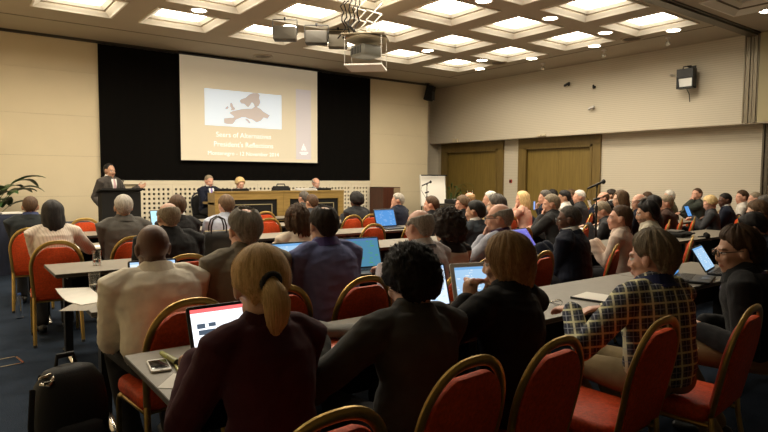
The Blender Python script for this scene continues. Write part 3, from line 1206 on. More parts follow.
# movable-partition channel and its ceiling track
g = MB()
for y, w_, x in ((4.36, .012, XW - .02), (4.40, .05, XW - .03), (4.46, .03, XW - .015), (4.52, .05, XW - .03), (4.58, .02, XW - .02)):
    g.box2((x, y - w_ / 2, 2.47), (XW, y + w_ / 2, H))
structure(g.build('trim_1', mat('partition_channel', (.20, .165, .11), rough=.4, metal=.3)))
g = MB(); g.box2((XW - .012, 4.05, 2.47), (XW, 4.35, H)); structure(g.build('trim_2', mat('partition_post', (.42, .36, .20), rough=.55)))
g = MB(); g.box2((X0, 4.38, H - .05), (XW - .02, 4.54, H - .001)); g.box2((X0, 4.34, H - .02), (XW - .02, 4.58, H - .0005))
structure(g.build('trim_3', mat('partition_track', (.11, .09, .06), rough=.4, metal=.3)))
g = MB(); g.box2((XLO - .035, 4.26, 0), (XLO, 4.31, 2.455)); g.box2((XLO - .05, 4.33, 0), (XLO, 4.36, 2.455)); structure(g.build('trim_4', mat('pole_dark', (.09, .075, .05), rough=.4, metal=.4)))
g = MB(); g.box2((XW - .006, Y0, 2.455), (XW + .01, YB - .15, 2.475)); structure(g.build('trim_5', mat('bulkhead_edge', (.50, .44, .34), rough=.6)))
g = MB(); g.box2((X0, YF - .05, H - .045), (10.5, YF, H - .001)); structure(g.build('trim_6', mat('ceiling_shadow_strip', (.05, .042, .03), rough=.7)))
g = MB(); g.box2((X0, 10.98, H - .006), (10.5, 11.0, H)); g.box2((10.2, 4.6, H - .006), (10.22, 10.98, H)); structure(g.build('trim_7', mat('ceiling_seam', (.17, .14, .10), rough=.8)))
g = MB(); g.box2((X0, YF - .015, 0), (10.55, YF, .1)); structure(g.build('baseboard_front', mat('baseboard_dark', (.05, .035, .02), rough=.5)))

# ------------------------------------------------------------------ coffered ceiling
CXS = [-.40, 1.11, 2.635, 4.16, 5.69, 7.215, 8.735]
CW, CD = 1.125, 1.09
CYS = [(9.17, 1), (7.68, 1), (6.19, 1), (4.70, 1), (3.10, 0), (1.61, 0)]
xs = sorted([X0] + [v for x in CXS for v in (x, x + CW)] + [XLO])
ys = sorted([Y0] + [v for y, _ in CYS for v in (y, y + CD)] + [YB])
holes = {(round(x, 3), round(y, 3)) for x in CXS for y, _ in CYS}
g = MB()
for i in range(len(xs) - 1):
    for j in range(len(ys) - 1):
        if (round(xs[i], 3), round(ys[j], 3)) in holes:
            continue
        g.quad((xs[i], ys[j], H), (xs[i], ys[j + 1], H), (xs[i + 1], ys[j + 1], H), (xs[i + 1], ys[j], H))
g.box2((X0 - .1, Y0 - .1, H + .42), (XLO + .3, YB + .1, H + .5))
structure(g.build('ceiling', M_CEIL, smooth=False))
M_DIFF = emit_mat('lit_diffuser', (1.0, .885, .69), 21.5)
M_DIFFOFF = mat('unlit_diffuser', (.62, .60, .55), rough=.5)


def coffer(x, y, lit, label):
    t = empty('ceiling_light', (x + CW / 2, y + CD / 2, H))
    tag(t, label, 'ceiling light', 'coffered ceiling lights')

    def ringq(b, prof):
        for (i0, z0), (i1, z1) in zip(prof, prof[1:]):
            a = [(-CW / 2 + i0, -CD / 2 + i0), (CW / 2 - i0, -CD / 2 + i0), (CW / 2 - i0, CD / 2 - i0), (-CW / 2 + i0, CD / 2 - i0)]
            c = [(-CW / 2 + i1, -CD / 2 + i1), (CW / 2 - i1, -CD / 2 + i1), (CW / 2 - i1, CD / 2 - i1), (-CW / 2 + i1, CD / 2 - i1)]
            for k in range(4):
                l = (k + 1) % 4
                b.quad((*a[k], z0), (*a[l], z0), (*c[l], z1), (*c[k], z1))
    b = MB()
    ringq(b, [(0, 0), (0, -.015), (.028, -.015), (.038, -.006), (.045, .0), (.118, .046)])
    b.build('moulding', M_COFF, t, smooth=False)
    b = MB()
    ringq(b, [(.140, .064), (.205, .105), (.205, .125)])
    b.build('inner_step', M_COFF, t, smooth=False)
    b = MB()
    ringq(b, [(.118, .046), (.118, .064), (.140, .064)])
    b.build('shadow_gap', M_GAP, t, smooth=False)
    b = MB()
    b.quad((-CW / 2 + .20, -CD / 2 + .20, .125), (-CW / 2 + .20, CD / 2 - .20, .125), (CW / 2 - .20, CD / 2 - .20, .125), (CW / 2 - .20, -CD / 2 + .20, .125))
    b.build('diffuser', M_DIFF if lit else M_DIFFOFF, t, smooth=False)


ORD = ['first', 'second', 'third', 'fourth', 'fifth', 'sixth', 'seventh']
for j, (y, lit) in enumerate(CYS):
    for i, x in enumerate(CXS):
        if not lit and i < 5:
            continue
        if not lit and j == 5:
            continue
        if lit and i == 0 and j > 1:
            lab = 'lit coffered ceiling light'
        lab = ('lit' if lit else 'unlit grey') + ' coffered ceiling light, %s row from the stage wall, %s from the slatted wall' % (ORD[j], ORD[6 - i])
        coffer(x, y, lit, lab)

# round downlights
DL = [(3.18, 8.95), (4.71, 8.95), (6.23, 8.95), (7.75, 8.95), (9.28, 8.95), (1.67, 8.95), (6.22, 5.98), (7.71, 5.98), (9.21, 5.98), (4.70, 5.98), (3.17, 5.98), (9.96, 9.67), (9.96, 8.18), (9.96, 6.69), (9.96, 5.18), (9.92, 3.74)] + [(x, 2.96) for x in (.17, 1.67, 3.18, 4.71, 6.23, 7.75)]
M_DLIT = emit_mat('lit_downlight', (1.0, .90, .72), 30.0)
for k, (x, y) in enumerate(DL):
    t = empty('downlight', (x, y, H))
    where = 'beside the slatted wall' if x > 9.5 else 'between the coffers'
    tag(t, 'round downlight %s, %s from the stage wall%s' % (where, {9.67: 'first', 8.95: 'second row', 8.18: 'second', 6.69: 'third', 5.98: 'fourth row', 5.18: 'fourth', 3.74: 'last', 2.96: 'fifth row', .2: 'sixth row'}[y], '' if x > 9.5 else ', %s from the slatted wall' % ORD[int(round((9.28 - x) / 1.525))]), 'downlight', 'recessed downlights')
    b = MB(); b.lathe([(.135, 0), (.135, -.014), (.12, -.018), (.105, -.010), (.105, -.004)], n=28); b.build('rim', M_COFF, t)
    b = MB(); b.lathe([(.106, -.011), (.08, -.016), (.03, -.019)], n=24); b.build('lamp_glass', M_DLIT, t)
# round ceiling vents / flush speakers
for k, (px, py, lab) in enumerate(((632, 38.5, 'flush round ceiling vent beside the downlights near the slatted wall'), (499, 62.5, 'flush round ceiling vent close to the corner loudspeaker'), (263, 56, 'flush round ceiling vent above the projection screen'), (335, 32, 'round ceiling ring where the projector lift cables hang'))):
    p = at_z(px, py, H)
    t = empty('ceiling_vent', (p.x, p.y, H)); tag(t, lab, 'vent', 'round ceiling vents')
    b = MB(); b.lathe([(.20, 0), (.20, -.012), (.17, -.020), (.16, -.012), (.16, -.003)], n=28); b.build('rim', mat('vent_rim', (.40, .33, .23), rough=.5), t)
    b = MB()
    for r in (.04, .075, .11, .145):
        b.lathe([(r - .012, -.004), (r, -.010), (r + .004, -.004)], n=24)
    b.build('grille', mat('vent_grille', (.18, .145, .10), rough=.5), t)
# small spotlights hanging at the slatted wall's edge
for k, (px, py, lab) in enumerate(((543, 68, 'tiny glass ceiling spotlight closest to the corner loudspeaker'), (604, 55, 'tiny glass ceiling spotlight midway along the slatted wall'), (668, 43, 'tiny glass ceiling spotlight above the wall floodlight'))):
    p = at_z(px, py, H - .10)
    t = empty('spotlight', (p.x, p.y, H)); tag(t, lab, 'spotlight', 'tiny ceiling spotlights')
    b = MB(); b.lathe([(.05, 0), (.05, -.015), (.012, -.02), (.012, -.06)], n=14); b.build('mount', M_SILVER, t)
    b = MB(); b.lathe([(.015, -.06), (.04, -.09), (.045, -.13), (.02, -.15)], n=14); b.build('lamp_head', mat('spot_glass', (.75, .70, .60), rough=.15, metal=.5), t)

# ------------------------------------------------------------------ things on the stage wall
# perforated low wall panels
t = empty('perforated_panel', (0, YF, 0))
tag(t, 'long cream wall panel pierced with rows of square holes below the black curtain', 'wall panel')
def perf(xa, xb, za, zb):
    b = MB()
    pit, ho = .0925, .046
    nx = int((xb - xa - .04) / pit); nz = int((zb - za - .03) / pit)
    xx = [xa]; zz = [za]
    ox = (xb - xa - nx * pit + (pit - ho)) / 2; oz = (zb - za - nz * pit + (pit - ho)) / 2
    for i in range(nx):
        xx += [xa + ox + i * pit, xa + ox + i * pit + ho]
    for i in range(nz):
        zz += [za + oz + i * pit, za + oz + i * pit + ho]
    xx.append(xb); zz.append(zb)
    for i in range(len(xx) - 1):
        for j in range(len(zz) - 1):
            if i % 2 == 1 and j % 2 == 1:
                a, c, e, f = xx[i], xx[i + 1], zz[j], zz[j + 1]
                y1 = -.05; y2 = -.012
                b.quad((a, y1, e), (c, y1, e), (c, y2, e), (a, y2, e)); b.quad((a, y1, f), (a, y2, f), (c, y2, f), (c, y1, f))
                b.quad((a, y1, e), (a, y2, e), (a, y2, f), (a, y1, f)); b.quad((c, y1, e), (c, y1, f), (c, y2, f), (c, y2, e))
                continue
            b.quad((xx[i], -.05, zz[j]), (xx[i + 1], -.05, zz[j]), (xx[i + 1], -.05, zz[j + 1]), (xx[i], -.05, zz[j + 1]))
    return b
M_PERF = mat('perforated_cream', (.74, .66, .50), rough=.7)
x = 3.08
while x < 8.5:
    x2 = min(x + .62, 8.6)
    b = perf(x, x2 - .002, .10, 1.33)
    b.build('panel', M_PERF, t, smooth=False)
    x += .62
b = MB(); b.box2((2.40, -.056, 1.33), (8.62, -.002, 1.405)); b.build('top_rail', M_PERF, t)
b = MB(); b.box2((3.08, -.010, .1), (8.6, -.003, 1.33)); b.build('backing', M_BLACK, t)

# black curtain
t = empty('curtain', (0, YF - .03, 0)); tag(t, 'wide black curtain covering the wall behind the projection screen', 'curtain')
b = MB()
N = 260
pts = []
for i in range(N + 1):
    x = 2.38 + (8.60 - 2.38) * i / N
    pts.append((x, -.030 + .002 * math.sin(i * .9) + .002 * math.sin(i * .37)))
for (x1, y1), (x2, y2) in zip(pts, pts[1:]):
    b.quad((x1, y1, 1.405), (x2, y2, 1.405), (x2, y2, 3.94), (x1, y1, 3.94))
b.box2((2.38, -.012, 1.405), (8.60, -.004, 3.94))
b.build('cloth', mat('black_velvet', (.0045, .004, .0036), rough=.95, spec=.05), t)
b = MB(); b.tube([(2.36, -.03, 3.955), (8.62, -.03, 3.955)], .014); b.build('rail', M_BLACKM, t)

# projection screen with its slide
t = empty('projection_screen', (0, YF - .13, 0)); tag(t, 'large projection screen showing a map of Europe and white text', 'screen')
SX0, SX1, SZ0, SZ1 = 3.86, 7.03, 1.81, 3.945
def lit_sheet(name, col, e):
    return mat(name, col, rough=.85, spec=.1, emis=col, estr=e)
SE = .20
b = MB(); b.box2((SX0, -.006, SZ0), (SX1, 0, SZ1)); b.build('screen_surface', lit_sheet('slide_tan', (.72, .65, .50), .20), t)
b = MB(); b.tube([(SX0 - .02, 0, SZ1 + .012), (SX1 + .02, 0, SZ1 + .012)], .03); b.build('roller_mount', M_BLACKM, t)
b = MB(); b.tube([(SX0, -.003, SZ0), (SX1, -.003, SZ0)], .009); b.build('bottom_bar', M_BLACKM, t)
def mp(x, y):
    u = (x - 40) / 672
    top, bot = 45 + 60 * u, 372 + 33 * u
    return (4.36 + 1.745 * u, (y - top) / (bot - top))
b = MB(); b.box2((4.36, -.010, 2.55), (6.105, -.006, 3.30)); mapo = b.build('slide_map', lit_sheet('slide_sky', (.70, .80, .92), .38), t)
LAND = [
    [(240, 262), (275, 245), (345, 228), (395, 222), (440, 222), (470, 200), (520, 225), (545, 250), (603, 282), (580, 312), (545, 300), (520, 330), (478, 345), (458, 330), (440, 318), (405, 312), (385, 300), (350, 300), (300, 322), (262, 305), (285, 300), (265, 280)],
    [(330, 155), (345, 140), (385, 125), (420, 95), (450, 85), (490, 85), (512, 100), (505, 130), (518, 165), (500, 200), (468, 212), (455, 180), (440, 165), (425, 190), (405, 212), (385, 195), (370, 180), (345, 178)],
    [(262, 168), (272, 185), (278, 205), (295, 222), (285, 238), (252, 240), (262, 222), (250, 205), (250, 178)],
    [(212, 212), (232, 200), (238, 215), (225, 232), (208, 228)],
    [(195, 312), (252, 304), (300, 318), (288, 340), (270, 362), (225, 362), (198, 355)],
    [(385, 312), (405, 318), (428, 350), (412, 356), (400, 338), (380, 322)],
]
b = MB()
for poly in LAND:
    q = [mp(*p) for p in poly]
    P = [(x, -.0125, 3.30 - .75 * v) for x, v in q]
    b.f.append(tuple(range(len(b.v), len(b.v) + len(P)))); b.mi.append(0)
    b.v += [Vector(p) for p in P]
b.build('map_land', lit_sheet('slide_land', (.58, .52, .50), .25), mapo, smooth=False)
b = MB(); b.box2((6.47, -.010, 1.89), (6.86, -.006, 3.48)); bar = b.build('slide_bar', lit_sheet('slide_bar', (.66, .62, .64), .22), t)
b = MB()
b.quad((6.60, -.013, 2.10), (6.655, -.013, 2.10), (6.68, -.013, 2.17), (6.665, -.013, 2.26))
b.quad((6.735, -.013, 2.10), (6.68, -.013, 2.10), (6.67, -.013, 2.14), (6.69, -.013, 2.20))
b.box2((6.56, -.014, 2.03), (6.78, -.012, 2.055)); b.box2((6.60, -.014, 2.0), (6.74, -.012, 2.015))
M_SLW = lit_sheet('slide_white', (.90, .89, .90), .42)
b.build('logo_mark', M_SLW, bar, smooth=False)


def text_mesh(s, size, name, m, parent, loc, rot=(PI / 2, 0, 0), align='CENTER', ext=.0006):
    cu = bpy.data.curves.new(name, 'FONT')
    cu.body = s; cu.size = size; cu.align_x = align; cu.extrude = ext; cu.resolution_u = 3
    o = bpy.data.objects.new(name, cu); COL.objects.link(o)
    dg = bpy.context.evaluated_depsgraph_get()
    me = bpy.data.meshes.new_from_object(o.evaluated_get(dg))
    bpy.data.objects.remove(o); bpy.data.curves.remove(cu)
    me.materials.clear(); me.materials.append(m)
    o = bpy.data.objects.new(name, me); COL.objects.link(o)
    o.parent = parent; o.location = loc; o.rotation_euler = rot
    return o


text_mesh('Seers of Alternatives', .150, 'slide_text', M_SLW, t, (5.22, -.011, 2.32))
text_mesh("President's Reflections", .150, 'slide_text', M_SLW, t, (5.22, -.011, 2.12))
text_mesh('Montenegro - 12 November 2014', .118, 'slide_text', M_SLW, t, (5.22, -.011, 1.94))

# ------------------------------------------------------------------ hung from the ceiling
p = at_z(368, 52, 3.42)
pp = at_y(366, 67, 7.1)
PX, PY = pp.x, pp.y
t = empty('projector', (PX, PY, H)); tag(t, 'ceiling projector on a scissor lift above a suspended white platform', 'projector')
b = MB(); b.rbox((0, 0, -.70), (.36, .34, .17), .05); body = b.build('housing', mat('projector_grey', (.085, .080, .062), rough=.5), t)
b = MB(); b.lathe([(.05, 0), (.055, .05), (.045, .055), (.03, .045)], n=20, rot=Matrix.Rotation(-PI / 2, 3, 'X')); b.build('lens', M_BLACKM, body, loc=(.06, .165, -.70))
b = MB()
for k in range(7):
    b.box((-.182, -.12 + .04 * k, -.70), (.004, .018, .10))
b.build('vent_grille', M_BLACK, body)
Rz = Matrix.Rotation(R(45), 3, 'Z')
b = MB(); b.box((0, 0, -.925), (.54, .54, .022), Rz); b.build('platform', M_WHITEP, t)
for sx, sy in ((1, 0), (-1, 0), (0, 1), (0, -1)):
    b = MB(); b.tube([(sx * .37, sy * .37, -.92), (sx * .37, sy * .37, -.50)], .004, n=6); b.build('hanger_wire', M_SILVER, t)
b = MB(); b.box((0, 0, -.50), (.62, .62, .012), Rz); b.lathe([(.30, -.52), (.31, -.53), (.30, -.545), (.1, -.55)], n=28); b.build('mount_plate', mat('mount_beige', (.34, .29, .20), rough=.5), t)
for s in (-1, 1):
    b = MB()
    for k in range(3):
        za, zb = -.03 - k * .155, -.03 - (k + 1) * .155
        for q in (-1, 1):
            b.box((s * .14, 0, (za + zb) / 2), (.012, .42, .016), Matrix.Rotation(q * math.atan2(zb - za, .40), 3, 'X'))
    b.build('scissor_arm', M_WHITEP, t)
b = MB(); rr = random.Random(5)
for k in range(5):
    a = Vector((-.18 - .03 * k, .05 * k - .1, -.01)); pts = [a]
    for q in range(1, 8):
        pts.append(Vector((-.22 - .03 * k + .05 * math.sin(q * 1.9 + k), .05 * k - .1 + .05 * math.cos(q * 1.3 + k), -.01 - q * .075)))
    b.tube(pts, .010, n=6)
b.build('cable', M_BLACK, t)
# three beige box speakers / lamp housings close to the ceiling
for k, (px, py, w_, lab) in enumerate(((285, 34, .36, 'grey box lamp housing under the ceiling, first of three from the curtain end'), (316.5, 38, .36, 'dark grey box lamp housing under the ceiling, middle one of three'), (338, 42, .32, 'pale grey box lamp housing under the ceiling beside the projector lift'))):
    q = at_y(px, py, 8.55)
    t = empty('lamp_housing', (q.x, q.y, H), R(-34)); tag(t, lab, 'lamp housing', 'box lamp housings')
    z = q.z - H
    b = MB(); tilt = Matrix.Rotation(R(18), 3, 'X'); b.rbox((0, 0, z), (w_, .20, .21), .02, rot=None, axis=1); b.build('housing', mat('housing_grey_%d' % k, ((.055, .046, .033), (.035, .029, .021), (.10, .083, .056))[k], rough=.6), t)
    b = MB(); b.box((0, .105, z), (w_ - .05, .012, .15)); b.build('lens_face', mat('lamp_face', (.20, .175, .125), rough=.3), t)
    b = MB(); b.tube([(-w_ / 2 - .012, 0, z), (-w_ / 2 - .012, 0, -.03), (w_ / 2 + .012, 0, -.03), (w_ / 2 + .012, 0, z)], .009); b.tube([(0, 0, -.03), (0, 0, -.001)], .018); b.build('mount_bracket', M_BLACKM, t)
# corner loudspeaker
q = at_y(430, 92, 11.98)
t = empty('loudspeaker', (10.48, 12.0, 3.74), R(28)); tag(t, 'small black loudspeaker mounted high in the room corner', 'loudspeaker')
b = MB(); b.rbox((0, 0, 0), (.24, .20, .40), .03, rot=Matrix.Rotation(R(14), 3, 'X')); o = b.build('cabinet', M_BLACK, t)
b = MB(); b.rbox((0, -.105, -.025), (.20, .012, .34), .02, axis=1, rot=None); b.build('grille', mat('speaker_grille', (.02, .02, .021), rough=.6), t)
b = MB(); b.tube([(0, .03, .20), (0, .06, .255)], .018); b.box((0, .05, .255), (.14, .1, .012)); b.build('bracket', M_BLACKM, t)
# floodlight on the slatted wall
q = at_x(688, 78, XW - .16)
t = empty('floodlight', (XW, q.y, q.z), PI / 2); tag(t, 'black square floodlight on a bracket high on the slatted wall', 'floodlight')
b = MB(); b.box((0, .22, .08), (.30, .14, .16)); b.box((-.142, .22, -.09), (.016, .14, .20)); b.box((.142, .22, -.09), (.016, .14, .20)); b.box((0, .22, -.185), (.30, .14, .03)); b.box((0, .165, -.09), (.29, .02, .20)); b.build('housing', M_BLACKM, t)
b = MB(); b.box((0, .215, -.09), (.26, .03, .165), Matrix.Rotation(R(-16), 3, 'X')); b.build('reflector', mat('flood_reflector', (.80, .78, .70), rough=.25, emis=(1, .95, .85), estr=.15), t)
b = MB(); b.tube([(-.07, .22, .16), (-.07, .2, .21), (.07, .2, .21), (.07, .22, .16)], .012); b.tube([(0, .2, .21), (0, .004, .21)], .014); b.box((.0, .006, .21), (.14, .01, .06)); b.build('bracket', M_BLACKM, t)
b = MB(); b.tube([(.02, .16, -.19), (.022, .05, -.28), (.02, .02, -.42)], .007); b.build('cable', M_BLACK, t)
b = MB(); b.tube([(.16, .12, .0), (.26, .06, .06), (.36, .03, .10)], .008); b.lathe([(.03, 0), (.05, .02), (.02, .04)], (.38, .03, .10), n=10); b.build('side_arm', M_SILVER, t)
# small fixtures on the slatted wall
for px, py, kind in ((568, 84.5, 0), (592.5, 108, 1), (594, 87, 2)):
    q = at_x(px, py, XW - .03)
    t = empty('wall_camera' if kind < 2 else 'thermostat', (XW, q.y, q.z), PI / 2)
    tag(t, ('small camera on a bracket on the slatted wall near the tiny spotlight', 'small tilted camera lower on the slatted wall', 'tiny black knob on the slatted wall between two cameras')[kind], ('camera', 'camera', 'knob')[kind])
    b = MB(); b.lathe([(.028, 0), (.03, .012), (.012, .03), (.01, .05)], rot=Matrix.Rotation(-PI / 2, 3, 'X'), n=12); b.build('mount', M_SILVER if kind == 1 else M_BLACKM, t)
    b = MB()
    if kind < 2:
        b.tube([(-.05, .07, .02), (.05, .08, -.02)], .028)
    else:
        b.tube([(0, .05, -.02), (0, .055, .03)], (.022), n=10)
    b.build('head', M_SILVER if kind == 1 else M_BLACKM, t)
# sign over the far door, fire-alarm button
t = empty('wall_sign', (XW - .004, 11.80, 2.50), PI / 2); tag(t, 'small pale sign box hanging above the dark double door in the corner', 'sign')
b = MB(); b.rbox((0, .03, .0), (.20, .05, .10), .01, axis=1); b.build('box', mat('sign_pale', (.60, .52, .36), rough=.5), t)
b = MB(); b.tube([(0, .03, .04), (0, .03, .10), (0, .0, .10)], .008); b.build('bracket', M_SILVER, t)
t = empty('door_sensor', (XW - .004, 8.9, 2.49), PI / 2); tag(t, 'small pale box above the wide brown double door', 'door sensor')
b = MB(); b.rbox((0, .03, 0), (.22, .05, .05), .01, axis=1); b.build('wall_mount', MATS['sign_pale'], t)
b = MB(); b.lathe([(.012, 0), (.010, .006)], (0, .055, 0), rot=Matrix.Rotation(-PI / 2, 3, 'X'), n=12); b.build('sensor_eye', M_BLACK, t)
t = empty('alarm_button', (XLO, 10.12, 1.41), PI / 2); tag(t, 'small red alarm button on the pale wall between the two doors', 'alarm button')
b = MB(); b.rbox((0, .014, 0), (.09, .028, .09), .012, axis=1); b.build('mount_plate', mat('alarm_red', (.30, .03, .02), rough=.4), t)
b = MB(); b.lathe([(.026, 0), (.026, .006), (.02, .009)], (0, .028, 0), rot=Matrix.Rotation(-PI / 2, 3, 'X'), n=16); b.build('button', M_BLACK, t)
# ------------------------------------------------------------------ chairs
def arch(hw0, hw1, htop, harch, n=14):
    """half outline bottom -> top centre as (x, h)"""
    pts = [(hw0, 0.0), (hw0 + (hw1 - hw0) * .5, .12), (hw1, .24)]
    for k in range(n + 1):
        a = PI / 2 * k / n
        pts.append((hw1 * math.cos(a) ** .82, harch + (htop - harch) * math.sin(a)))
    return pts


def back_pt(x, h, dy=0.0):
    return Vector((x, -.212 - h * .21 + dy, .425 + h))


def make_chair(M_RED=M_RED, M_GOLD=M_GOLD):
    t = empty('banquet_chair')
    b = MB(); b.rbox((0, .005, .425), (.425, .43, .078), .075, n=6, rz=.03); b.build('seat', M_RED, t)
    # upholstered back
    half = arch(.182, .200, .452, .262)
    out = half + [(-x, h) for x, h in reversed(half[:-1])]
    b = MB()
    cx, ch = 0, .22

    def ring(sc, dy, dip):
        r = []
        for x, h in out:
            hh = ch + (h - ch) * sc
            top = .436 - dip + .004 * min(abs(x) / .13, 1) ** 2
            if hh > top:
                hh = top + (hh - top) * .12
            r.append(back_pt(x * sc, hh, dy))
        return r
    b.rings([ring(.90, -.020, .012), ring(.97, -.014, .004), ring(.985, 0, 0), ring(.97, .016, .004), ring(.86, .030, .03), ring(.5, .036, .12)])
    b.build('backrest', M_RED, t)
    # gold frame round the back, running on into the rear legs
    fo = arch(.192, .212, .480, .262)
    full = fo + [(-x, h) for x, h in reversed(fo[:-1])]
    b = MB(); b.tube([back_pt(x, h) for x, h in full], (.0115, .019), n=10, side=(0, 1, 0)); b.build('back_frame', M_GOLD, t)
    b = MB(); b.tube([(-.186, -.20, .378), (-.198, .16, .378)], .011); b.tube([(.186, -.20, .378), (.198, .16, .378)], .011); b.tube([(-.19, .13, .375), (.19, .13, .375)], .010); b.tube([(-.186, -.17, .375), (.186, -.17, .375)], .010)
    b.build('seat_frame', M_GOLD, t)
    for s in (-1, 1):
        b = MB(); b.tube([back_pt(s * .192, .0), (s * .194, -.216, .36), (s * .197, -.245, .2), (s * .20, -.29, .012)], [(.012, .017)] * 4, n=10, side=(0, 1, 0))
        lg = b.build('leg', M_GOLD, t)
        b = MB(); b.lathe([(.016, 0), (.017, .012), (.014, .022)], (s * .20, -.291, 0), n=12); b.build('foot_cap', M_PLAST, lg)
        b = MB(); b.tube([(s * .198, .12, .379), (s * .199, .165, .372), (s * .2, .185, .34), (s * .2, .205, .012)], [(.011, .015)] * 4, n=10, side=(0, 1, 0))
        lg = b.build('leg', M_GOLD, t)
        b = MB(); b.lathe([(.016, 0), (.017, .012), (.014, .022)], (s * .2, .206, 0), n=12); b.build('foot_cap', M_PLAST, lg)
    return t


CHAIR0 = make_chair()
_first = [True]


def chair(x, y, yaw, label, z=0.0, group='red banquet chairs'):
    if z > 0:
        t = make_chair(M_BLACK, M_BLACKM)
        label, group = label.replace('red chair', 'black chair'), 'black chairs behind the stage desk'
    else:
        t = CHAIR0 if _first[0] else copy_tree(CHAIR0)
        _first[0] = False
    t.location = (x, y, z)
    t.rotation_euler = (0, 0, R(yaw))
    t.scale = (.93, 1, 1)
    tag(t, label, 'chair', group)
    return t


# ------------------------------------------------------------------ tables
def make_table(w):
    t = empty('conference_table')
    d = .62
    b = MB(); b.m = 0; b.box((0, 0, .727), (w, d, .026)); b.build('tabletop', M_TABLE, t)
    b = MB(); b.box((0, 0, .727), (w + .004, d + .004, .020)); b.box((0, 0, .711), (w - .02, d - .02, .010)); b.build('edge_band', M_EDGE, t)
    for s in (-1, 1):
        x = s * (w / 2 - .12)
        b = MB(); b.box((x, 0, .38), (.055, .085, .66)); b.box((x, 0, .695), (.06, .50, .022)); lg = b.build('leg', M_BLACKM, t)
        b = MB()
        for q in (-1, 1):
            b.tube([(x, q * .03, .055), (x, q * .12, .045), (x, q * .235, .022)], [(.026, .022), (.026, .020), (.020, .013)], n=10, side=(1, 0, 0))
        b.build('foot', M_CHROME, lg)
    b = MB(); b.box((0, .05, .56), (w - .30, .018, .22)); b.build('modesty_panel', M_BLACK, t)
    return t


ROW = {1: 1.935, 2: 3.48, 3: 4.99, 4: 6.52, 5: 8.06, 6: 9.58}
RNAME = {1: 'row closest to the camera', 2: 'second row', 3: 'third row', 4: 'fourth row', 5: 'fifth row', 6: 'row facing the stage'}
TW = 1.79
T0 = make_table(TW)
_tf = [True]
NTAB = {1: 2, 2: 4, 3: 5, 4: 6, 5: 5, 6: 3}
for r, y in ROW.items():
    for k in range(NTAB[r]):
        t = T0 if _tf[0] else copy_tree(T0)
        _tf[0] = False
        x0 = {1: .575, 2: .62, 3: .65, 4: .68, 5: .70, 6: .72}[r] + k * (TW + .008)
        t.location = (x0 + TW / 2, y + .31, 0)
        pos = ('at the aisle end', 'second from the aisle', 'third from the aisle', 'fourth from the aisle', 'fifth from the aisle', 'against the slatted wall')[k]
        tag(t, 'grey-topped conference table in the %s, %s' % (RNAME[r], pos), 'table', 'rows of grey conference tables')

t = make_table(1.2)
t.location = (.575 + 2 * (TW + .008) + .6, ROW[1] + .31, 0)
tag(t, 'short grey-topped conference table in the row closest to the camera, by the pale blue document', 'table', 'rows of grey conference tables')
t = make_table(1.1)
t.location = (9.66 + .55, ROW[3] + .31, 0)
tag(t, 'short grey-topped conference table at the wall end of the third row, near the tablet holder', 'table', 'rows of grey conference tables')
t = make_table(1.2)
t.location = (7.83 + .6, ROW[2] + .31, 0)
tag(t, 'short grey-topped conference table in the second row bearing the laptop case and headset', 'table', 'rows of grey conference tables')

# ------------------------------------------------------------------ stage: lectern, panel desk
t = empty('stage_platform', (5.5, 11.32, 0)); tag(t, 'low dark blue carpeted platform under the wooden panel desk', 'stage')
b = MB(); b.box2((-2.1, -.88, 0), (2.2, .72, .25)); b.build('deck', fm, t)
b = MB(); b.box2((-2.11, -.90, .20), (2.21, -.878, .25)); b.build('nosing', M_BLACK, t)
STZ = .25

t = empty('lectern', (2.33, 10.32, 0)); tag(t, 'tall plain black lectern in front of the speaker', 'lectern')
b = MB(); b.box2((-.30, -.02, .05), (.30, .0, 1.22)); b.build('front_panel', M_BLACK, t)
b = MB(); b.box2((-.30, 0, .05), (-.28, .28, 1.20)); b.build('side_panel', M_BLACK, t)
b = MB(); b.box2((.28, 0, .05), (.30, .28, 1.20)); b.build('side_panel', M_BLACK, t)
b = MB(); b.box2((-.34, -.06, 0), (.34, .42, .05)); b.build('base', M_BLACK, t)
b = MB(); b.box((0, .11, 1.245), (.66, .36, .03), Matrix.Rotation(R(-9), 3, 'X')); b.build('top', M_BLACK, t)
b = MB(); b.tube([(.05, .12, 1.26), (.05, .10, 1.34), (.07, .16, 1.40)], .006); b.tube([(.07, .16, 1.40), (.075, .19, 1.42)], .013); b.build('microphone', M_BLACKM, t)

t = empty('panel_desk', (5.37, 10.56, STZ)); tag(t, 'long wooden panel desk with black inset fronts on the stage', 'desk')
zt = 1.20 - STZ
for a, c in ((-1.38, .02), (.02, 1.44)):
    b = MB(); b.box2((a, -.03, zt - .15), (c - .004, .02, zt)); b.box2((a, -.03, 0), (a + .14, .02, zt - .15)); b.box2((c - .14, -.03, 0), (c - .004, .02, zt - .15)); b.box2((a, -.04, zt - .02), (c - .004, .10, zt + .012))
    fp = b.build('front_frame', M_OAK, t)
    b = MB(); b.box2((a + .14, -.008, .0), (c - .14, .012, zt - .15)); b.build('inset_panel', M_BLACK, fp)
    b = MB()
    xa, xc, za, zc = a + .24, c - .24, .10, zt - .24
    for lo, hi in (((xa, -.016, zc - .014), (xc, -.008, zc)), ((xa, -.016, za), (xc, -.008, za + .014)), ((xa, -.016, za), (xa + .014, -.008, zc)), ((xc - .014, -.016, za), (xc, -.008, zc))):
        b.box2(lo, hi)
    b.build('inlay_line', mat('inlay_brass', (.36, .30, .17), rough=.4), fp)
b = MB()
for k in range(24):
    a0, a1 = 2 * PI * k / 24, 2 * PI * (k + 1) / 24
    b.quad(*[(-.63 + r * math.cos(a), -.017, .47 + r * math.sin(a)) for r, a in ((.048, a0), (.048, a1), (.036, a1), (.036, a0))])
b.box2((-.645, -.019, .44), (-.615, -.015, .50))
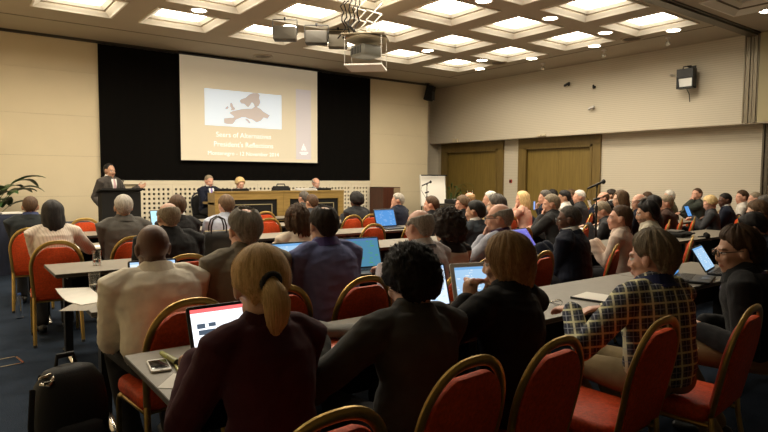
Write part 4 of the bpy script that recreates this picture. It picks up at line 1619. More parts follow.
b.build('emblem', mat('inlay_brass', (.3, .25, .14)), t)
b = MB(); b.box2((-1.38, .02, zt - .24), (1.44, .62, zt - .20)); b.build('worktop', M_OAK, t)
for s, x in ((-1, -1.38), (1, 1.41)):
    b = MB(); b.box2((x, .02, 0), (x + .03, .34, zt - .02)); b.build('side_panel', M_OAK, t)
WTZ = 1.20 - .20

# ------------------------------------------------------------------ people on the stage
C = cloth
white_sh = mat('collar_white', (.72, .70, .66), rough=.8)
make_person(at_y(109.5, 163.5, 11.0), 'person in grey suit and pink tie standing behind the black lectern, one hand raised', vox=.0085, yaw=-150, hyaw=-2, hpitch=4, lean=5,
            hair=('recede', 'black'), skin='tan', top=('jacket', 'suit_grey', (.060, .052, .047)), arms=('gesture', 'pocket'), stand=True, table_z=1.26, collar=white_sh, tie=mat('tie_pink', (.50, .33, .36), rough=.6), beard='moustache', trousers=('grey', (.05, .045, .04)), chair=False)
make_person(at_y(209, 175, 11.42), 'person in navy suit and violet tie seated at the stage desk end beside the lectern', vox=.0085, yaw=-172, hyaw=0, hpitch=14, lean=8, hair=('crop', 'greyblond'), skin='pink', top=('jacket', 'navy_suit', (.010, .012, .024)), arms=('type', 'table'), seat=STZ + .465, floor=STZ, table_z=WTZ, collar=white_sh, tie=mat('tie_violet', (.22, .16, .42), rough=.6))
make_person(at_y(240, 177, 11.42), 'person in patterned pale jacket seated at the middle of the stage desk', vox=.0085, yaw=-176, hyaw=4, hpitch=20, lean=10, hair=('bobcrop', 'blonde'), skin='pink', sex='f', top=('cardigan', 'tweed_pale', (.36, .31, .27)), arms=('type', 'type'), seat=STZ + .465, floor=STZ, table_z=WTZ, collar=white_sh, tie=0,
            top_mat=band_mat('tweed_check', [((.42, .35, .31), .5), ((.10, .08, .08), .25), ((.30, .24, .22), .25)], (.7, .2, .9), .045))
make_person(at_y(316, 178, 11.42), 'person in black suit seated alone at the far end of the stage desk', vox=.0085, yaw=178, hyaw=0, hpitch=12, lean=8, hair=('fringe', 'grey'), skin='pink', top=('jacket', 'black_suit', (.012, .012, .014)), arms=('type', 'table'), seat=STZ + .465, floor=STZ, table_z=WTZ, collar=white_sh, tie=mat('tie_dark', (.05, .03, .05), rough=.6))
STAGE_PEOPLE = len(PEOPLE)

# ------------------------------------------------------------------ the audience
TRD = ('dark', (.013, .013, .016))
NAVY, BLK, CHAR = ('jacket', 'navy', (.010, .013, .026)), ('jacket', 'black', (.010, .010, .011)), ('jacket', 'charcoal', (.030, .030, .031))
plaid = plaid_mat()
stripes = band_mat('cardigan_bands', [((.42, .36, .27), .52), ((.012, .011, .011), .48)], (0.05, -.15, 1), .15, offs=.30)
ribbed = band_mat('ribbed_white', [((.62, .54, .46), .62), ((.50, .43, .36), .38)], (1, .6, 0), .022)
A = [
    # px, py, Y, options
    (260, 245, 1.76, dict(label='person in burgundy jacket typing at the white-screened laptop', yaw=4, hyaw=-16, hpitch=13, lean=16, side=4, hair=('pony', 'blonde'), skin='light', sex='f', top=('jacket', 'burgundy', (.052, .010, .017)), arms=('type', 'type'), build=.97, hd=1.02)),
    (410, 250, 1.72, dict(label='person in charcoal leather jacket leaning on the table beside the red booklet', yaw=-4, hyaw=8, hpitch=16, lean=16, side=6, hair=('curlyshort', 'black'), skin='light', top=('jacket', 'charcoal_leather', (.050, .049, .044)), arms=('out', 'table'), sex='f', build=1.06)),
    (507, 232, 1.70, dict(label='person in black jacket with hands clasped at the chin over a white laptop', yaw=4, hyaw=24, hpitch=6, lean=12, side=10, hair=('bob', 'honey'), skin='light', sex='f', top=('sweater', 'black_knit', (.009, .009, .010)), arms=('clasp', 'clasp'), build=1.08)),
    (652, 235, 1.47, dict(side=6, build=1.1, label='person in yellow and navy plaid shirt with forearms on the table', yaw=-6, hyaw=16, hpitch=6, lean=12, hair=('full', 'greyblond'), skin='pink', top=('shirt', 'plaid', (.2, .2, .2)), arms=('out', 'across'), top_mat=plaid, collar=mat('collar_blue', (.012, .02, .10), rough=.8), trousers=('khaki', (.22, .16, .08)), lanyard=mat('lanyard_blue', (.015, .022, .12), rough=.6))),
    (738, 231, 1.38, dict(label='person in black sweater with spectacles and purple lanyard at the table end', yaw=20, hyaw=22, hpitch=8, lean=15, hair=('full', 'brown'), skin='tan', top=('sweater', 'black_knit', (.009, .009, .010)), arms=('lap', 'lap'), glasses=True, lanyard=mat('lanyard_purple', (.045, .02, .11), rough=.6), trousers=('khaki', (.22, .16, .08)), build=1.08)),
    # second row
    (152, 225, 3.18, dict(label='person in cream shirt with back turned, papers and a glass at the elbow', yaw=4, hyaw=0, hpitch=12, lean=18, hair=('bald', 'black'), skin='dark', top=('shirt', 'cream', (.86, .79, .66)), arms=('table', 'table'), build=1.18, hd=1.04)),
    (244, 209, 3.2, dict(label='person in grey-green jacket seated just ahead of the burgundy jacket', yaw=0, hyaw=2, hpitch=8, lean=12, hair=('crown', 'grey'), skin='pink', top=('jacket', 'greygreen', (.19, .165, .125)), arms=('table', 'table'), build=1.12, hd=1.05)),
    (323, 207, 3.18, dict(label='person in blue shirt with purple collar beside the open laptops', yaw=2, hyaw=-6, hpitch=10, lean=13, hair=('crown', 'dark'), skin='tan', top=('shirt', 'blue', (.13, .15, .31)), arms=('table', 'table'), collar=mat('collar_purple', (.05, .03, .16), rough=.8), build=1.08)),
    (419, 210, 3.02, dict(label='person in pale lavender shirt with a dark lanyard cord', yaw=2, hyaw=6, hpitch=8, lean=12, hair=('fringe', 'grey'), skin='pink', top=('shirt', 'lavender', (.46, .41, .42)), arms=('table', 'table'), lanyard=mat('lanyard_dark', (.02, .018, .03), rough=.6), collar=mat('collar_lav', (.60, .56, .55), rough=.8))),
    (447, 210, 3.28, dict(label='person in cream and black banded cardigan between two pale shirts', yaw=6, hyaw=8, hpitch=8, lean=10, hair=('curlybig', 'dark'), skin='light', sex='f', top=('cardigan', 'banded', (.4, .4, .4)), top_mat=stripes, arms=('table', 'table'))),
    (499, 204, 3.30, dict(label='person in pale blue shirt and purple collar, hand at mouth, wearing spectacles', yaw=12, hyaw=26, hpitch=4, lean=10, hair=('fringe', 'grey'), skin='pink', top=('shirt', 'paleblue', (.40, .42, .50)), arms=('chin', 'table'), glasses=True, collar=mat('collar_plum', (.045, .018, .075), rough=.8), hd=1.02)),
    (569, 206, 3.22, dict(label='person in dark navy suit and spectacles seated before the red chair backs', yaw=22, hyaw=18, hpitch=6, lean=8, hair=('crop', 'darkgrey'), skin='dark', top=NAVY, arms=('table', 'table'), glasses=True, collar=white_sh, build=1.14)),
    (620, 207, 3.16, dict(label='person in pink-white shirt looking up towards the stage', yaw=22, hyaw=16, hpitch=-4, lean=6, hair=('short', 'brown'), skin='pink', top=('shirt', 'pinkwhite', (.62, .50, .42)), arms=('table', 'table'), trousers=TRD)),
    (647, 200, 3.24, dict(label='person in cream jacket facing along the second row', yaw=24, hyaw=14, hpitch=10, lean=12, hair=('full', 'black'), skin='tan', beard='full', top=('jacket', 'cream_jacket', (.46, .42, .33)), arms=('table', 'table'))),
    (757, 208, 2.80, dict(label='person with checked scarf collar at the far right end of the second row', yaw=20, hyaw=14, hpitch=10, lean=12, hair=('full', 'midbrown'), skin='light', top=('shirt', 'redcheck', (.25, .12, .10)), arms=('table', 'table'), sex='f', hd=1.1)),
    (752, 222, 2.25, dict(label='dark-clothed person bent low directly behind the spectacled person in black sweater', yaw=20, hyaw=10, hpitch=24, lean=30, hair=('full', 'black'), skin='tan', top=NAVY, arms=('table', 'table'))),
    # third row
    (168, 203, 4.70, dict(label='person in black suit directly in front of the cream shirt', yaw=0, hyaw=4, hpitch=8, lean=12, hair=('fringe', 'greyblond'), skin='tan', top=BLK, arms=('table', 'table'), build=1.1)),
    (297, 205, 4.62, dict(label='person in cream top seated just ahead of the blue shirt', yaw=0, hyaw=14, hpitch=8, lean=12, hair=('longwave', 'brown'), skin='light', sex='f', top=('sweater', 'cream_top', (.60, .50, .40)), arms=('type', 'table'))),
    (475, 200, 4.55, dict(label='person in slate jacket with white collar beyond the banded cardigan', yaw=8, hyaw=20, hpitch=4, lean=10, hair=('short', 'black'), skin='tan', top=('jacket', 'slate', (.040, .050, .062)), arms=('table', 'table'), collar=white_sh)),
    (496, 194, 4.76, dict(label='person in linen jacket just beyond the pale blue shirt and purple collar', yaw=10, hyaw=20, hpitch=4, lean=8, hair=('full', 'darkgrey'), skin='light', top=('jacket', 'cream_linen', (.40, .34, .25)), arms=('table', 'table'))),
    (551, 194, 4.70, dict(label='person in charcoal suit resting chin on hand beside the pink blouse', yaw=22, hyaw=24, hpitch=6, lean=12, hair=('short', 'greyblond'), skin='pink', top=CHAR, arms=('chin', 'table'), build=1.06)),
    (602, 207, 4.47, dict(label='person in dark grey suit bent forward over papers by the microphone stand', yaw=28, hyaw=10, hpitch=30, lean=28, hair=('short', 'greyblond'), skin='pink', top=('jacket', 'dark_grey', (.045, .045, .048)), arms=('table', 'table'))),
    (620.5, 190, 4.52, dict(label='person in black top beside the microphone stand, turned aside', yaw=24, hyaw=30, hpitch=4, lean=8, hair=('long', 'midbrown'), skin='light', sex='f', top=('sweater', 'black_knit', (.009, .009, .010)), arms=('table', 'table'))),
    (639, 194, 4.52, dict(label='person in navy jacket with spectacles turned sideways behind the cream jacket', yaw=26, hyaw=34, hpitch=2, lean=8, hair=('fringe', 'grey'), skin='pink', top=NAVY, arms=('table', 'table'), glasses=True)),
    (653, 195, 4.57, dict(label='dark-dressed person directly beyond the cream jacket', yaw=22, hyaw=0, hpitch=6, lean=8, hair=('full', 'black'), skin='tan', top=BLK, arms=('table', 'table'), sex='f')),
    (665.5, 195, 4.66, dict(label='person in brown jacket just ahead of the olive jacket', yaw=24, hyaw=20, hpitch=8, lean=10, hair=('short', 'greyblond'), skin='pink', top=('jacket', 'brown_jkt', (.05, .025, .018)), arms=('table', 'table'))),
    (710, 197, 4.42, dict(build=.92, label='person in grey jacket holding up a blue-screened tablet', yaw=26, hyaw=22, hpitch=18, lean=10, hair=('bobcrop', 'blonde'), skin='pink', sex='f', top=('jacket', 'dark_grey', (.045, .045, .048)), arms=('type', 'type'))),
    (725, 193, 4.38, dict(build=.92, label='person in navy suit beside the tablet holder, head lowered', yaw=28, hyaw=24, hpitch=12, lean=10, hair=('crop', 'black'), skin='dark', top=NAVY, arms=('table', 'table'), collar=white_sh)),
    (742, 190, 4.5, dict(build=.92, label='person in white shirt sitting upright next to the navy suit', yaw=26, hyaw=30, hpitch=2, lean=6, hair=('short', 'brown'), skin='pink', top=('shirt', 'white', (.62, .58, .52)), arms=('table', 'table'))),
    (755, 192, 4.15, dict(build=.92, label='person in maroon jacket close to the dark wall pole', yaw=24, hyaw=10, hpitch=6, lean=8, hair=('crop', 'greyblond'), skin='pink', top=('jacket', 'maroon', (.05, .018, .016)), arms=('table', 'table'))),
    (765, 195, 3.1, dict(label='person in dark brown coat half hidden below the dark wall pole', yaw=22, hyaw=10, hpitch=6, lean=8, hair=('short', 'darkgrey'), skin='pink', top=('jacket', 'brown_dark', (.028, .020, .016)), arms=('table', 'table'))),
    # fourth row
    (52, 200, 6.22, dict(label='person in ribbed white blouse writing at the table end', yaw=-4, hyaw=6, hpitch=10, lean=14, hair=('long', 'black'), skin='light', sex='f', top=('shirt', 'white_blouse', (.6, .55, .5)), top_mat=ribbed, arms=('table', 'forward'), build=1.1)),
    (123, 194.5, 6.25, dict(label='person in mid-grey suit straight ahead of the lectern', yaw=0, hyaw=-4, hpitch=6, lean=8, hair=('short', 'grey'), skin='tan', top=('jacket', 'mid_grey', (.075, .070, .062)), arms=('table', 'table'), build=1.1)),
    (177, 194.5, 6.32, dict(label='person in black suit with white collar edge one row ahead of the other black suit', yaw=0, hyaw=4, hpitch=6, lean=8, hair=('short', 'brown'), skin='light', top=BLK, arms=('table', 'table'), collar=white_sh)),
    (226, 194.5, 6.30, dict(label='person in pale blue shirt beside the black handbag with looped handles', yaw=0, hyaw=0, hpitch=10, lean=12, side=6, hair=('short', 'midbrown'), skin='light', top=('shirt', 'iceblue', (.42, .46, .56)), arms=('type', 'table'), build=1.1)),
    (431, 197, 6.30, dict(label='person in black jacket sitting below the flip chart', yaw=10, hyaw=30, hpitch=4, lean=10, hair=('short', 'brown'), skin='pink', top=BLK, arms=('table', 'table'))),
    (462, 199, 6.30, dict(label='person in black top turned sideways by the potted palm', yaw=14, hyaw=50, hpitch=2, lean=10, hair=('bobcrop', 'midbrown'), skin='pink', sex='f', top=BLK, arms=('table', 'table'))),
    (490, 191, 6.15, dict(label='person with grey coat seated in front of the pale wall strip between doors', yaw=14, hyaw=30, hpitch=2, lean=6, hair=('short', 'white'), skin='pink', top=('jacket', 'grey_coat', (.09, .09, .085)), arms=('table', 'table'))),
    (522, 191, 6.15, dict(label='person in pink blouse with hand at chin', yaw=24, hyaw=30, hpitch=6, lean=10, hair=('long', 'blonde'), skin='pink', sex='f', top=('shirt', 'pink_blouse', (.60, .34, .26)), arms=('chin', 'table'))),
    (545, 190, 6.05, dict(label='person in blue-black jacket just past the pink blouse', yaw=22, hyaw=24, hpitch=4, lean=8, hair=('short', 'darkgrey'), skin='pink', top=NAVY, arms=('table', 'hold'))),
    (564, 190, 6.10, dict(label='person in plain white shirt against the brown double door', yaw=24, hyaw=20, hpitch=8, lean=12, hair=('short', 'black'), skin='tan', top=('shirt', 'white', (.62, .58, .52)), arms=('table', 'table'), build=1.1)),
    (579, 190, 6.32, dict(label='person in dark suit next to the white shirt against the brown door', yaw=22, hyaw=36, hpitch=2, lean=8, hair=('short', 'white'), skin='pink', top=CHAR, arms=('table', 'table'))),
    (603, 192, 6.2, dict(label='person in navy suit holding a white paper beside the microphone', yaw=24, hyaw=30, hpitch=6, lean=8, hair=('fringe', 'brown'), skin='pink', top=NAVY, arms=('mouth', 'type'), collar=white_sh)),
    (611, 189, 6.32, dict(label='person with white collar in the gap above the navy suit near the microphone', yaw=24, hyaw=10, hpitch=4, lean=8, hair=('short', 'dark'), skin='tan', top=BLK, arms=('table', 'table'), collar=white_sh)),
    (647, 193, 6.3, dict(label='person in dark jacket at the slatted wall beyond the sideways spectacled person', yaw=22, hyaw=10, hpitch=4, lean=8, hair=('short', 'brown'), skin='light', top=BLK, arms=('table', 'table'))),
    (669, 190, 5.68, dict(label='person in olive jacket by the slatted wall above the brown jacket', yaw=26, hyaw=30, hpitch=4, lean=8, hair=('short', 'white'), skin='pink', top=('jacket', 'olive', (.10, .085, .045)), arms=('table', 'table'))),
    (697, 188, 5.2, dict(label='person in green-grey jacket with hand raised to mouth against the slatted wall', yaw=34, hyaw=44, hpitch=-2, lean=4, hair=('crop', 'brown'), skin='pink', top=('jacket', 'greengrey', (.045, .052, .042)), arms=('mouth', 'table'))),
    # fifth row and beyond
    (571, 189, 7.80, dict(label='person in dark clothes just visible between the white shirt and dark suit by the door', yaw=22, hyaw=10, hpitch=4, lean=8, hair=('short', 'midbrown'), skin='pink', top=BLK, arms=('table', 'table'))),
    (552, 189, 7.80, dict(label='person in dark clothes just visible above the charcoal suit by the door', yaw=22, hyaw=10, hpitch=4, lean=8, hair=('short', 'black'), skin='pink', top=BLK, arms=('table', 'table'))),
    (30, 196, 7.80, dict(label='person in dark jacket over blue collar near the leafy plant', yaw=-6, hyaw=0, hpitch=8, lean=8, hair=('crop', 'brown'), skin='tan', top=('jacket', 'dark_teal', (.016, .020, .022)), arms=('table', 'table'), collar=mat('collar_denim', (.03, .045, .13), rough=.8), build=1.12)),
    (311.5, 196, 7.75, dict(label='person in steel-grey jacket beyond the cream top, facing the stage desk', yaw=4, hyaw=4, hpitch=8, lean=10, hair=('short', 'brown'), skin='tan', top=('jacket', 'steel', (.05, .055, .065)), arms=('table', 'table'))),
    (356, 194, 7.80, dict(label='person in dark slate jacket in front of the pierced wall panel', yaw=4, hyaw=4, hpitch=6, lean=8, hair=('afro', 'black'), skin='dark', top=('jacket', 'dark_slate', (.028, .030, .033)), arms=('table', 'table'), build=1.05)),
    (397.5, 193, 7.85, dict(label='person in navy suit with hand at face in front of the wooden cabinet', yaw=18, hyaw=34, hpitch=6, lean=12, hair=('short', 'grey'), skin='pink', top=NAVY, arms=('chin', 'table'))),
    (469, 196, 7.80, dict(label='person in dark top partly hidden behind the sideways black top near the palm', yaw=14, hyaw=20, hpitch=2, lean=8, hair=('fringe', 'honey'), skin='pink', top=BLK, arms=('table', 'table'))),
    (303.5, 191, 9.35, dict(label='person in grey jacket closest to the stage desk front', yaw=4, hyaw=10, hpitch=4, lean=8, hair=('short', 'darkgrey'), skin='pink', top=('jacket', 'mid_grey', (.075, .070, .062)), arms=('table', 'table'))),
]
CHAIR_NOTE = {}
CHAIR_OF = {7: 'person in the plaid shirt', 10: 'person in grey-green jacket', 12: 'person in pale lavender shirt', 13: 'person in banded cardigan', 15: 'person in dark navy suit and spectacles', 18: 'person with the checked scarf collar', 19: 'dark-clothed person bent low', 20: 'person in black suit just ahead of the cream shirt', 21: 'person in cream top', 22: 'person in slate jacket', 23: 'person in linen jacket', 24: 'person in charcoal suit resting chin on hand', 27: 'person in navy jacket turned sideways', 29: 'person in brown jacket', 32: 'person in white shirt sitting upright near the wall', 33: 'person in maroon jacket', 34: 'person in dark brown coat', 35: 'person in ribbed white blouse', 37: 'person in black suit in line behind the stage desk end', 38: 'person in pale blue shirt beside the black handbag', 40: 'person in black top turned sideways by the palm', 41: 'person in grey coat between the doors', 44: 'person in plain white shirt against the brown door', 45: 'person in dark suit against the brown door', 46: 'person in navy suit with the white paper', 47: 'person in white collar above the navy suit near the microphone', 48: 'person in dark jacket at the slatted wall', 49: 'person in olive jacket by the slatted wall', 51: 'person in dark clothes between white shirt and dark suit by door', 52: 'person in dark clothes above the charcoal suit by the door', 55: 'person in dark slate jacket', 57: 'person in dark top behind the sideways black top', 2: 'person in patterned pale jacket', 3: 'person in black suit at its far end'}
CH_AT = {0: (.712, 1.49, 4), 1: (1.29, 1.596, 4), 2: (1.706, 1.577, 4), 3: (2.314, 1.519, 4), 4: (2.855, 1.40, 6)}
for px, py, Y, kw in A:
    kw = dict(kw)
    kw.setdefault('trousers', TRD)
    info = make_person(at_y(px, py, Y), **kw)
for i, inf in enumerate(PEOPLE):
    if i == 0:
        continue
    q = inf['org'] + inf['Rz'] @ Vector((0, .055, 0))
    lab = inf['label']
    short = lab.split(',')[0]
    for w_ in ('seated ', 'sitting '):
        short = short.replace(w_, '')
    ws = short.split()
    if len(ws) > 9:
        ws = ws[:9]
        while ws[-1] in ('the', 'a', 'of', 'in', 'with', 'and', 'at', 'by', 'to', 'on', 'beside', 'near', 'over', 'up', 'two', 'an', 'just', 'ahead'):
            ws.pop()
    CHAIR_NOTE.setdefault(' '.join(ws), []).append(i)
    inf['short'] = CHAIR_OF.get(i, ' '.join(ws))
for i, inf in enumerate(PEOPLE):
    if i == 0:
        continue
    q = inf['org'] + inf['Rz'] @ Vector((0, -.02 - .16 * max(inf['build'] - 1, 0), 0))
    if i - STAGE_PEOPLE in CH_AT:
        cx_, cy_, cyaw = CH_AT[i - STAGE_PEOPLE]
        q = Vector((cx_, cy_, 0)); inf['yaw'] = cyaw
    chair(q.x, q.y, inf['yaw'], 'red chair under the ' + inf['short'], z=STZ if i < STAGE_PEOPLE else 0)
for x, y, yaw, lab in (
        (1.50, 9.02, 0, 'empty red banquet chair near the blue-draped table below the lectern'),
        (3.56, 7.70, 0, 'empty red banquet chair before the stage desk, lower of two in line'),
        (4.22, 9.20, 0, 'empty red banquet chair before the stage desk, upper of two in line'),
        (4.90, 7.66, 4, 'empty red banquet chair beside the dark slate jacket'),
        (4.20, 6.15, 4, 'empty red banquet chair before the blue laptop, further from the cabinet'),
        (4.88, 6.18, 4, 'empty red banquet chair directly below the blue laptop on the fourth row'),
        (3.62, 4.56, 4, 'empty red banquet chair beyond the pale lavender shirt'),
        (9.85, 5.72, 18, 'empty red banquet chair behind the olive jacket')):
    chair(x, y, yaw, lab)
settle()
# ------------------------------------------------------------------ laptops and small things
M_DISP = {}


def screen_mat(kind):
    if kind in M_DISP:
        return M_DISP[kind]
    base, strg, bar, blocks = {
        'white': ((.92, .95, 1.0), 1.7, (.75, .12, .12), (.70, .78, .9)),
        'blue': ((.12, .36, .80), .95, (.10, .30, .70), (.35, .58, .92)),
        'pale': ((.42, .66, .92), 1.0, (.20, .45, .80), (.85, .93, 1.0)),
        'cyan': ((.50, .85, 1.0), 1.25, (.55, .88, 1.0), (.75, .95, 1.0)),
        'teal': ((.10, .30, .46), .85, (.12, .25, .5), (.10, .42, .18)),
        'violet': ((.22, .20, .75), .95, (.3, .3, .8), (.40, .38, .9)),
        'bluewhite': ((.70, .84, 1.0), 1.25, (.4, .6, .9), (.45, .66, .95)),
    }[kind]
    m = bpy.data.materials.new('display_' + kind)
    m.use_nodes = True
    nt = m.node_tree
    nt.nodes.clear()
    L = nt.links
    tc = nt.nodes.new('ShaderNodeTexCoord')
    br = nt.nodes.new('ShaderNodeTexBrick')
    br.inputs['Scale'].default_value = 1.0
    br.inputs['Brick Width'].default_value = .30
    br.inputs['Row Height'].default_value = .085
    br.inputs['Mortar Size'].default_value = .022
    br.offset = .37
    br.squash = .7
    br.inputs['Color1'].default_value = (*blocks, 1)
    br.inputs['Color2'].default_value = (*[(a + c) / 2 for a, c in zip(base, blocks)], 1)
    br.inputs['Mortar'].default_value = (*base, 1)
    L.new(tc.outputs['UV'], br.inputs['Vector'])
    sx = nt.nodes.new('ShaderNodeSeparateXYZ')
    L.new(tc.outputs['UV'], sx.inputs[0])
    gt = nt.nodes.new('ShaderNodeMath'); gt.operation = 'GREATER_THAN'; gt.inputs[1].default_value = .92
    L.new(sx.outputs['Y'], gt.inputs[0])
    n = nt.nodes.new('ShaderNodeTexNoise'); n.inputs['Scale'].default_value = 4.5; n.inputs['Detail'].default_value = 1
    L.new(tc.outputs['UV'], n.inputs['Vector'])
    th = nt.nodes.new('ShaderNodeMath'); th.operation = 'GREATER_THAN'; th.inputs[1].default_value = .56
    L.new(n.outputs['Fac'], th.inputs[0])
    m1 = nt.nodes.new('ShaderNodeMix'); m1.data_type = 'RGBA'
    L.new(th.outputs[0], m1.inputs['Factor']); m1.inputs['A'].default_value = (*base, 1); L.new(br.outputs['Color'], m1.inputs['B'])
    m2 = nt.nodes.new('ShaderNodeMix'); m2.data_type = 'RGBA'
    L.new(gt.outputs[0], m2.inputs['Factor']); L.new(m1.outputs['Result'], m2.inputs['A']); m2.inputs['B'].default_value = (*bar, 1)
    e = nt.nodes.new('ShaderNodeEmission'); e.inputs['Strength'].default_value = strg
    L.new(m2.outputs['Result'], e.inputs['Color'])
    o = nt.nodes.new('ShaderNodeOutputMaterial')
    L.new(e.outputs[0], o.inputs['Surface'])
    M_DISP[kind] = m
    return m


def laptop(x, y, yaw, label, kind='blue', w=.34, d=.235, z=.741, shell=None, open_deg=108, bez=.012):
    t = empty('laptop', (x, y, z), R(yaw)); tag(t, label, 'laptop', 'open laptops')
    sh = shell or M_PLAST
    b = MB(); b.rbox((0, -d / 2, .010), (w, d, .018), .015); base = b.build('base', sh, t)
    b = MB()
    for r in range(5):
        for c in range(13):
            b.box((-w * .43 + c * w * .86 / 12, -.035 - r * .019, .0205), (w * .058, .0155, .004))
    b.build('keyboard', M_PLAST, base)
    b = MB(); b.rbox((0, -d + .045, .0195), (.095, .058, .0016), .006); b.build('touchpad', mat('touchpad', (.05, .05, .052), rough=.3), base)
    Q = Matrix.Rotation(R(-(open_deg - 90)), 3, 'X')
    lid_h = d * .98
    ctr = Vector((0, .004, .016)) + Q @ Vector((0, 0, lid_h / 2))
    b = MB(); b.rbox(ctr, (w, .009, lid_h), .014, rot=Q, axis=1); lid = b.build('lid', sh, t)
    hw, hh = w / 2 - bez, lid_h / 2 - bez
    P = [ctr + Q @ Vector((sx * hw, -.0056, sz * hh)) for sx, sz in ((-1, -1), (1, -1), (1, 1), (-1, 1))]
    me = bpy.data.meshes.new('display')
    me.from_pydata([tuple(p) for p in P], [], [(0, 1, 2, 3)])
    ul = me.uv_layers.new(name='UVMap')
    ul.data.foreach_set('uv', [0, 0, 1, 0, 1, 1, 0, 1])
    me.materials.append(screen_mat(kind))
    o = bpy.data.objects.new('display', me); COL.objects.link(o); o.parent = lid
    b = MB(); b.tube([(-w * .3, .004, .014), (w * .3, .004, .014)], .007); b.build('hinge', M_BLACKM, t)
    return t, lid, P


# px, py = middle of the hinge on the table
def lap(px, py, yaw, label, kind, **k):
    q = at_z(px, py, .75)
    return laptop(q.x, q.y, yaw, label, kind, **k)


t, lid, P = laptop(.925, 2.215, 0, 'open black laptop with bright white screen at the near table end', 'white', w=.36, d=.228, open_deg=112, bez=.014)
pic = MB()
ux = (P[1] - P[0]); uz = (P[3] - P[0])
def patch(b, u, v, w_, h_, lift=.0012):
    nrm = ux.cross(uz).normalized()
    o_ = P[0] + nrm * lift
    b.quad(o_ + ux * u + uz * v, o_ + ux * (u + w_) + uz * v, o_ + ux * (u + w_) + uz * (v + h_), o_ + ux * u + uz * (v + h_))
patch(pic, .06, .60, .10, .10); patch(pic, .20, .62, .09, .08); patch(pic, .07, .47, .20, .10)
pic.build('page_picture', emit_mat('page_dark', (.12, .16, .22), .8), lid, smooth=False)
pic = MB()
cc = (.60, .62)
b_ = len(pic.v)
nrm = ux.cross(uz).normalized()
pic.v += [P[0] + nrm * .0014 + ux * (cc[0] + .055 * math.cos(2 * PI * k / 18)) + uz * (cc[1] + .075 * math.sin(2 * PI * k / 18)) for k in range(18)]
pic.f.append(tuple(range(b_, b_ + 18))); pic.mi.append(0)
pic.build('page_badge', emit_mat('page_orange', (1, .72, .42), 1.2), lid, smooth=False)

laptop(1.06, 3.86, -4, 'small laptop with pale blue screen half hidden by the cream shirt', 'bluewhite', w=.30, d=.20)
laptop(2.66, 3.83, -8, 'open black laptop showing green and teal windows beside the blue shirt', 'teal', w=.36, d=.26, open_deg=110)
laptop(2.08, 3.89, -2, 'open laptop with light blue screen between the grey-green jacket and the blue shirt', 'pale', w=.34, d=.25)
laptop(2.47, 8.42, 0, 'open laptop with glowing cyan screen two rows ahead of the black suit', 'cyan', w=.38, d=.27)
laptop(2.10, 6.86, -14, 'white-edged laptop with blue screen in front of the pale blue shirt', 'pale', w=.34, d=.25, shell=M_SILVER, bez=.018)
laptop(5.22, 6.90, 2, 'open laptop with plain blue screen on the table below the wooden cabinet', 'blue', w=.40, d=.28, bez=.018)
laptop(2.11, 2.44, -8, 'open black laptop with pale screen beside the charcoal leather jacket', 'bluewhite', w=.36, d=.25)
laptop(2.49, 2.38, -16, 'white-framed laptop with blue page in front of the clasped hands', 'pale', w=.34, d=.24, shell=M_WHITEP, bez=.026)
laptop(4.90, 3.99, 14, 'dark laptop with violet screen beside the navy suit and spectacles', 'violet', w=.34, d=.24, open_deg=125)
lap(675, 277, 18, 'dark laptop with bright blue screen just past the plaid shirt', 'blue', w=.36, d=.25, open_deg=100)
lap(711, 271, 14, 'open laptop with pale blue document facing the spectacled person in black sweater', 'pale', w=.36, d=.22, open_deg=122)
laptop(3.02, 5.42, 4, 'thin laptop with blue screen beside the cream top', 'pale', w=.30, d=.22)
laptop(6.35, 6.92, 8, 'laptop with light blue screen below the flip chart', 'pale', w=.34, d=.24)
# laptops on the stage desk (seen from behind)
for px, lab, sh in ((222, 'black laptop on the stage desk beside the navy suit', None), (239.5, 'black laptop on the stage desk before the patterned jacket', None), (323, 'black laptop on the stage desk at the far black suit', None), (304.5, 'wide pale laptop lid on the stage desk beside the far black suit', M_WHITEP)):
    q = at_y(px, 190, 10.82)
    laptop(q.x, q.y, 180, lab, 'pale', w=.50 if sh else .34, d=.25, z=WTZ + .002, shell=sh, open_deg=102)
# black bag on the stage desk
q = at_y(281, 186, 10.95)
t = empty('briefcase', (q.x, q.y, WTZ)); tag(t, 'soft black bag slumped on the middle of the stage desk', 'bag')
b = MB(); b.rings([[Vector((x * sx + .01 * math.sin(k), y * sy, z)) for k, (x, y) in enumerate([(math.cos(2 * PI * j / 20), math.sin(2 * PI * j / 20)) for j in range(20)])] for z, sx, sy in ((.002, .20, .10), (.08, .23, .12), (.18, .22, .11), (.26, .20, .08), (.30, .17, .04))]); b.build('body', M_BLACK, t)
b = MB(); b.tube([(-.10, 0, .28), (-.08, .01, .34), (.08, .01, .34), (.10, 0, .28)], .012); b.build('handle', M_BLACK, t)

# tablet held by the person near the wall
q = Vector((9.74, 4.72, .96))
t = empty('tablet', q, R(12)); tag(t, 'blue-screened tablet propped up in front of the grey jacket', 'tablet')
Q = Matrix.Rotation(R(-22), 3, 'X')
b = MB(); b.rbox((0, 0, 0), (.25, .010, .19), .012, rot=Q, axis=1); b.build('case', M_BLACK, t)
me = bpy.data.meshes.new('display'); me.from_pydata([tuple(Q @ Vector(v)) for v in ((-.115, -.0065, -.085), (.115, -.0065, -.085), (.115, -.0065, .085), (-.115, -.0065, .085))], [], [(0, 1, 2, 3)])
ul = me.uv_layers.new(name='UVMap'); ul.data.foreach_set('uv', [0, 0, 1, 0, 1, 1, 0, 1]); me.materials.append(screen_mat('blue'))
o = bpy.data.objects.new('display', me); COL.objects.link(o); o.parent = t
b = MB(); b.rbox((0, .010, -.05), (.12, .012, .05), .01, axis=1); b.build('grip_strap', M_BLACK, t)
